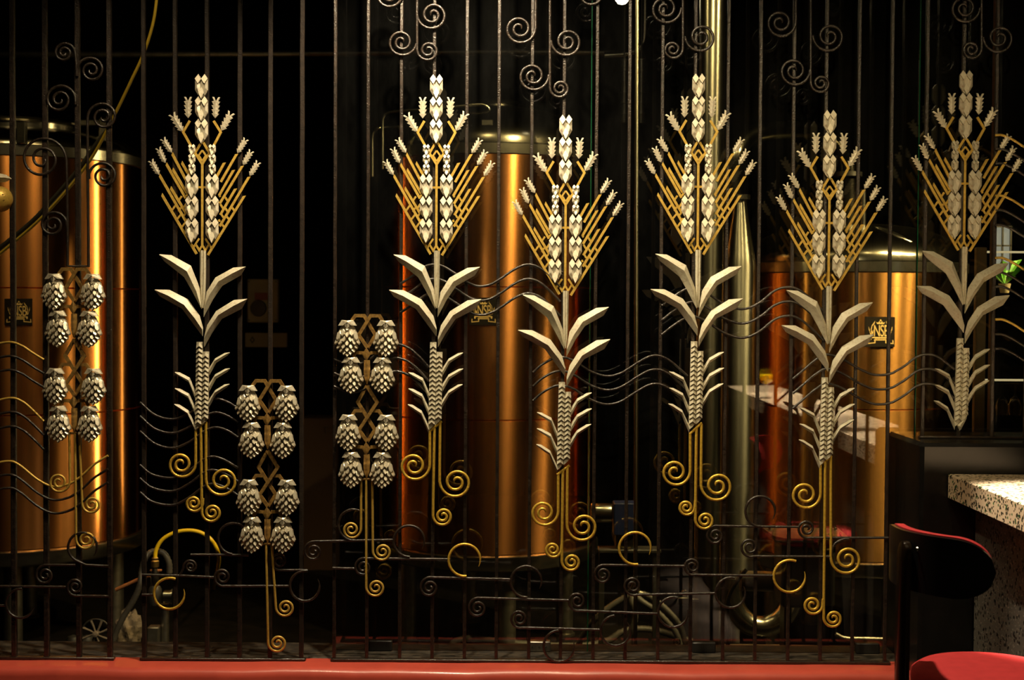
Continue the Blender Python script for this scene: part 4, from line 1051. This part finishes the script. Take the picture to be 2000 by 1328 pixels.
# pump motor, blue terminal box
c = at(1200, 1270, 6.3); t = thing('pump_motor', 'steel pump motor with dark blue box behind the gold ring scroll', 'pump', c); kp = 6.3 / F
zp = lambda y: (1270 - y) * kp
m = MB(); m.lathe([(1e-4, -.055), (.040, -.054), (.043, -.048), (.043, .035), (.036, .04), (1e-4, .041)], 32); obj('motor_body', m.mesh('motor_body', 40), M['steel_plain'], t, (-.055, 0, zp(999)), (0, pi / 2, 0))
m = MB(); m.box((-.010, -.05, zp(1040)), (.095, .05, zp(977)), .004); obj('terminal_box', m, M['blue_paint'], t)
m = MB(); m.box((-.075, -.045, zp(1075)), (.20, .06, zp(1068)), .003); obj('base_plate', m, M['dark_steel'], t)
for x in (-.06, .18):
    m = MB(); m.box((x - .012, -.012, -c.z), (x + .012, .012, zp(1074)), .002); obj('leg', m, M['dark_steel'], t)
m = MB(); m.box((.0, -.03, zp(1068)), (.08, .03, zp(1040)), .002); obj('mount', m, M['dark_steel'], t)
# brackets
for (px, py, lab) in ((1337, 1180, 'small pale pipe bracket with eye, left of the steel column'), (1322, 1275, 'small pale pipe bracket at the foot of the steel column')):
    c = at(px, py, 5.96); t = thing('pipe_bracket', lab, 'bracket', c, 'pale pipe brackets')
    m = MB(); m.box((-.030, -.01, 0), (.022, .01, .030), .003); obj('block', m, M['steel_plain'], t)
    m = MB(); m.box((.02, .0, .008), (at(1362, 1200, 5.96).x - c.x + .01, .03, .022), .002); obj('arm', m, M['steel_dull'], t)
    m = MB(); m.tube([(.013 * math.cos(a * pi / 10), 0, .045 + .013 * math.sin(a * pi / 10)) for a in range(21)], .0045, 8); obj('eye', m, M['steel_plain'], t)
# big elbow and pump housing at right
c = at(1488, 1240, 6.5); c.z = 0
t = thing('steel_elbow', 'large polished steel pipe elbow low behind the glass right of column', 'pipe', c)
m = MB(); m.tube([p - c for p in catmull([at(x, y, 6.5) for x, y in ((1428, 1128), (1428, 1160), (1438, 1192), (1460, 1216), (1488, 1224), (1515, 1216), (1536, 1195), (1546, 1165), (1548, 1130))], 8)], .049, 24); obj('bend', m.mesh('bend', 60), M['steel_plain'], t)
m = MB(); m.lathe([(.05, 0), (.05, .012), (.02, .016), (.02, at(1488, 1236, 6.5).z)], 20); obj('support_foot', m.mesh('support_foot', 40), M['dark_steel'], t)
pipe('steel_pipe', 'short wide steel pipe lying across the big elbow', 'pipe', [(1446, 1134, 6.15), (1480, 1135, 6.15), (1522, 1136, 6.15)], .044, M['steel_dull'], n=24, spl=0)
pipe('clear_hose', 'pale hose slanting across the large steel elbow', 'hose', [(1458, 1112, 6.0), (1440, 1135, 6.0), (1424, 1165, 6.0), (1421, 1200, 6.0), (1424, 1230, 6.0), (1418, 1300, 6.0), (1416, 1390, 6.0)], .0085, M['rubber'])
c = at(1575, 1275, 6.0); t = thing('pump_housing', 'grey pump housing with bolted top plate below the fifth wheat stalk', 'pump', c); kh = 6.0 / F
zh = lambda y: (1275 - y) * kh
m = MB(); m.box((-.125, -.09, zh(1178)), (.10, .10, zh(1048)), .012); obj('housing', m, M['grey_paint'], t)
o = [(-.165, .16), (-.155, -.06), (-.12, -.12), (.06, -.135), (.12, -.115), (.155, -.06), (.165, .16)]
m = MB(); m.grid([[(x, y, zh(1048)) for x, y in o], [(x, y, zh(1040)) for x, y in o]], True, True); obj('top_plate', m.mesh('top_plate', 30), M['steel_dull'], t)
for x, y in ((-.14, .10), (-.10, -.09), (.12, -.08), (.14, .10)):
    m = MB(); m.lathe([(.008, 0), (.008, .010), (.005, .012), (.005, .02)], 8); obj('bolt', shared('pumpbolt', lambda: m), M['steel_plain'], t, (x, y, zh(1040)))
for x in (-.09, .07):
    m = MB(); m.box((x - .015, -.05, -c.z), (x + .015, .05, zh(1177)), .003); obj('leg', m, M['dark_steel'], t)
pipe('floor_pipe', 'front one of two dull steel pipes along the floor at right', 'pipe', [(1412, 1262, 6.2), (1500, 1263, 6.2), (1600, 1265, 6.2), (1745, 1267, 6.2)], .010, M['steel_dull'], 'floor pipes', spl=0)
pipe('floor_pipe', 'rear one of two dull steel pipes along the floor at right', 'pipe', [(1632, 1238, 6.6), (1650, 1246, 6.6), (1680, 1247, 6.6), (1765, 1249, 6.6)], .009, M['steel_dull'], 'floor pipes')
# things at the far right behind the pane
c = at(1910, 862, 5.25); t = MB(); t.box((-.019, -.015, 0), (.019, .015, at(1910, 483, 5.25).z - c.z), .003)
PB = c.z
tag(obj('pale_post', t, M['pale_wood'], None, (c.x, 5.25, PB)), 'pale beige square post behind the rightmost wheat leaves', 'post')
c = at(1934, 862, 5.25); t = MB(); t.box((-.008, -.015, 0), (.008, .015, 2.0), .002)
tag(obj('brown_post', t, M['brown_bar'], None, (c.x, 5.25, PB)), 'thin brown lacquered post right of the pale post', 'post')
m = MB(); m.box((at(1795, 870, 5.2).x, 5.0, 0), (at(2200, 870, 5.2).x, 5.6, PB), .004)
tag(obj('back_counter', m, M['black_panel'], None), 'black back counter behind the glass at the far right', 'counter')
for y, lab in ((492, 'upper thin shelf rail with added glow at the right edge'), (742, 'lower thin shelf rail with added glow at the right edge')):
    a = at(1922, y, 5.5); b = at(2080, y, 5.5)
    m = MB(); m.box((0, -.006, -.004), (b.x - a.x, .006, .004), .001); tag(obj('shelf_rail', m, M['rail_glow'], None, a), lab, 'shelf rail', 'glowing shelf rails')
for px, lab in ((1958, 'left stemmed glass hanging under the lower shelf rail'), (1983, 'right stemmed glass hanging under the lower shelf rail')):
    a = at(px, 748, 5.5); m = MB(); m.lathe([(.022, 0), (.022, -.003), (.004, -.006), (.004, -.05), (.018, -.065), (.026, -.09), (.021, -.125), (.020, -.125), (.025, -.09), (.016, -.067), (1e-4, -.06)], 20, cap=False)
    tag(obj('hanging_glass', m.mesh('hanging_glass', 60), M['drink_glass'], None, a), lab, 'glass', 'hanging glasses')
a = at(1956, 530, 6.2); t = thing('window_reflection', 'small window reflection built with dark glazing bars behind the gold waves at right', 'window', a); kq = 6.2 / F  # reflection in the glass, built as a glowing window behind it
m = MB(); m.box((-17 * kq, 0, 0), (16 * kq, .01, 86 * kq)); obj('pane', m, M['window_reflection'], t)
for x in (-17, 0, 16):
    m = MB(); m.box(((x - 1.5) * kq, -.012, -2 * kq), ((x + 1.5) * kq, -.001, 88 * kq)); obj('glazing_bar', m, M['dark_steel'], t)
for z in (0, 50, 87):
    m = MB(); m.box((-18 * kq, -.012, (z - 1.5) * kq), (17 * kq, -.001, (z + 1.5) * kq)); obj('glazing_bar', m, M['dark_steel'], t)
c = at(1962, 572, 6.1); t = thing('potted_plant', 'small bright green houseplant below the window reflection', 'plant', c)
m = MB(); m.lathe([(.018, 0), (.026, .04), (.022, .04)], 16); obj('pot', m.mesh('pot', 40), M['pale_wood'], t)
for i in range(9):
    a = i * 2.4; l = .05 + .02 * (i % 3); h = .05 + .012 * i
    m = MB(); p0 = Vector((0, 0, .035)); p1 = Vector((math.cos(a) * l * .6, math.sin(a) * l * .6, .035 + h * .7)); p2 = Vector((math.cos(a) * l, math.sin(a) * l, .035 + h * .75))
    sd = Vector((-math.sin(a), math.cos(a), 0)) * .014
    m.face(p0, p1 - sd, p2); m.face(p0, p2, p1 + sd); obj('leaf', m, M['leafgreen'], t)

# ------------------------------------------------------------------ counter, beer glass and bar stool
K0 = at(1850, 925, 4.56); CZ = K0.z; CX = K0.x
t = thing('bar_counter', 'cream terrazzo bar counter with dark granite front at the right edge', 'bar counter', (CX, 4.55, 0))
m = MB(); m.box((0, -4.2, CZ - .078), (.33, 0, CZ), .003); obj('counter_top', m, M['terrazzo'], t)
m = MB(); m.box((.09, -4.1, 0), (.25, 0, CZ - .078)); obj('front_panel', m, M['granite'], t)
c = Vector((1.440, 1.64, CZ)); t = thing('beer_glass', 'stemmed glass of yellow beer on the counter, seen mirrored in the glass', 'beer glass', c)
m = MB(); m.lathe([(1e-4, .001), (.034, .001), (.034, .003), (.006, .008), (.004, .02), (.004, .065), (.012, .079), (.037, .094), (.0455, .108), (.0425, .140), (.031, .170), (.030, .170), (.0415, .140), (.0445, .108), (.0365, .0952), (.010, .081), (1e-4, .080)], 32, cap=False); obj('glass', m.mesh('glass', 60), M['drink_glass'], t)
m = MB(); m.lathe([(1e-4, .0815), (.012, .083), (.036, .096), (.0435, .108), (.0415, .137), (1e-4, .137)], 32); obj('beer', m.mesh('beer', 60), M['beer'], t)

SX, SY = 1.26, 3.70; SZ = .796
t = thing('bar_stool', 'black lacquered bar stool with red velvet seat and curved back', 'stool', (SX, SY, 0))
R = .205
m = MB(); m.lathe([(1e-4, SZ + .004), (R * .6, SZ + .003), (R * .9, SZ - .004), (R * .985, SZ - .016), (R, SZ - .032), (R * .985, SZ - .048), (R * .93, SZ - .056), (1e-4, SZ - .056)], 56); obj('seat', m.mesh('seat', 60), M['velvet'], t)
m = MB(); m.lathe([(1e-4, SZ - .080), (R * .92, SZ - .080), (R * .96, SZ - .070), (R * .94, SZ - .056), (1e-4, SZ - .056)], 48); obj('seat_base', m.mesh('seat_base', 40), M['chair_black'], t)
for a in (35, 125, 305):
    q = math.radians(a + 10)
    m = MB(); m.tube([(.14 * math.cos(q), .14 * math.sin(q), SZ - .075), (.19 * math.cos(q), .19 * math.sin(q), 0)], [.018, .012], 12); obj('leg', m.mesh('leg', 60), M['chair_black'], t)
m = MB(); m.tube([(.175 * math.cos(2 * pi * i / 40), .175 * math.sin(2 * pi * i / 40), .25) for i in range(41)], .009, 10); obj('foot_ring', m.mesh('foot_ring', 60), M['brass'], t)
# curved back: rounded panel bent around the seat
def back_shell(r0, r1, a0, a1, zlo, zhi, inset=0, n=44, k=12):
    m = MB(); rows_o = []; rows_i = []
    for i in range(n + 1):
        u = i / n; a = math.radians(a0 + (a1 - a0) * u)
        s = abs(2 * u - 1); e = max(0, (s - .52) / .48)
        f = math.sqrt(max(0, 1 - e ** 2.2)); f = max(f, .02)
        zc_ = (zlo + zhi) / 2; hh_ = ((zhi - zlo) / 2 - inset) * f
        ro, ri = [], []
        for j in range(k + 1):
            z = zc_ - hh_ + 2 * hh_ * j / k
            edge = 1 - abs(2 * j / k - 1) ** 6 * .25
            ro.append((r1 * math.cos(a), r1 * math.sin(a), z)); ri.append((r0 * math.cos(a), r0 * math.sin(a), z))
        rows_o.append(ro + ri[::-1])
    m.grid(rows_o, True, True); return m
m = back_shell(.250, .262, 152, 253, 1.018, 1.166); obj('back_panel', m.mesh('back_panel', 40), M['chair_black'], t)
m = back_shell(.228, .2495, 152.5, 252.5, 1.018, 1.170, .001); obj('back_cushion', m.mesh('back_cushion', 40), M['velvet'], t)
q = math.radians(200)
cx_, cy_ = math.cos(q), math.sin(q); tx_, ty_ = -cy_, cx_
m = MB(); rows = []
for z, r, hw_ in ((1.143, .2635, .006), (1.135, .2645, .016), (1.122, .266, .021), (1.09, .268, .0225), (1.0, .270, .0225), (.76, .270, .0225), (.40, .266, .0225), (0, .275, .0225)):
    rows.append([((r + dr) * cx_ + tx_ * s * hw_, (r + dr) * cy_ + ty_ * s * hw_, z) for dr, s in ((0, -1), (0, 1), (.010, 1), (.017, .75), (.019, 0), (.017, -.75), (.010, -1))])
m.grid(rows, True, True); obj('back_post', m.mesh('back_post', 50), M['post_wood'], t)
m = MB(); m.lathe([(1e-4, .004), (.005, .003), (.006, 0)], 12)
q2 = math.radians(208); obj('screw', m, M['steel_plain'], t, (.263 * math.cos(q2), .263 * math.sin(q2), 1.128), (0, -pi / 2, 0))
m = MB(); m.box((-.03, -.02, SZ - .07), (.03, .02, SZ - .05)); obj('post_bracket', m, M['chair_black'], t, (.235 * cx_, .235 * cy_, 0))
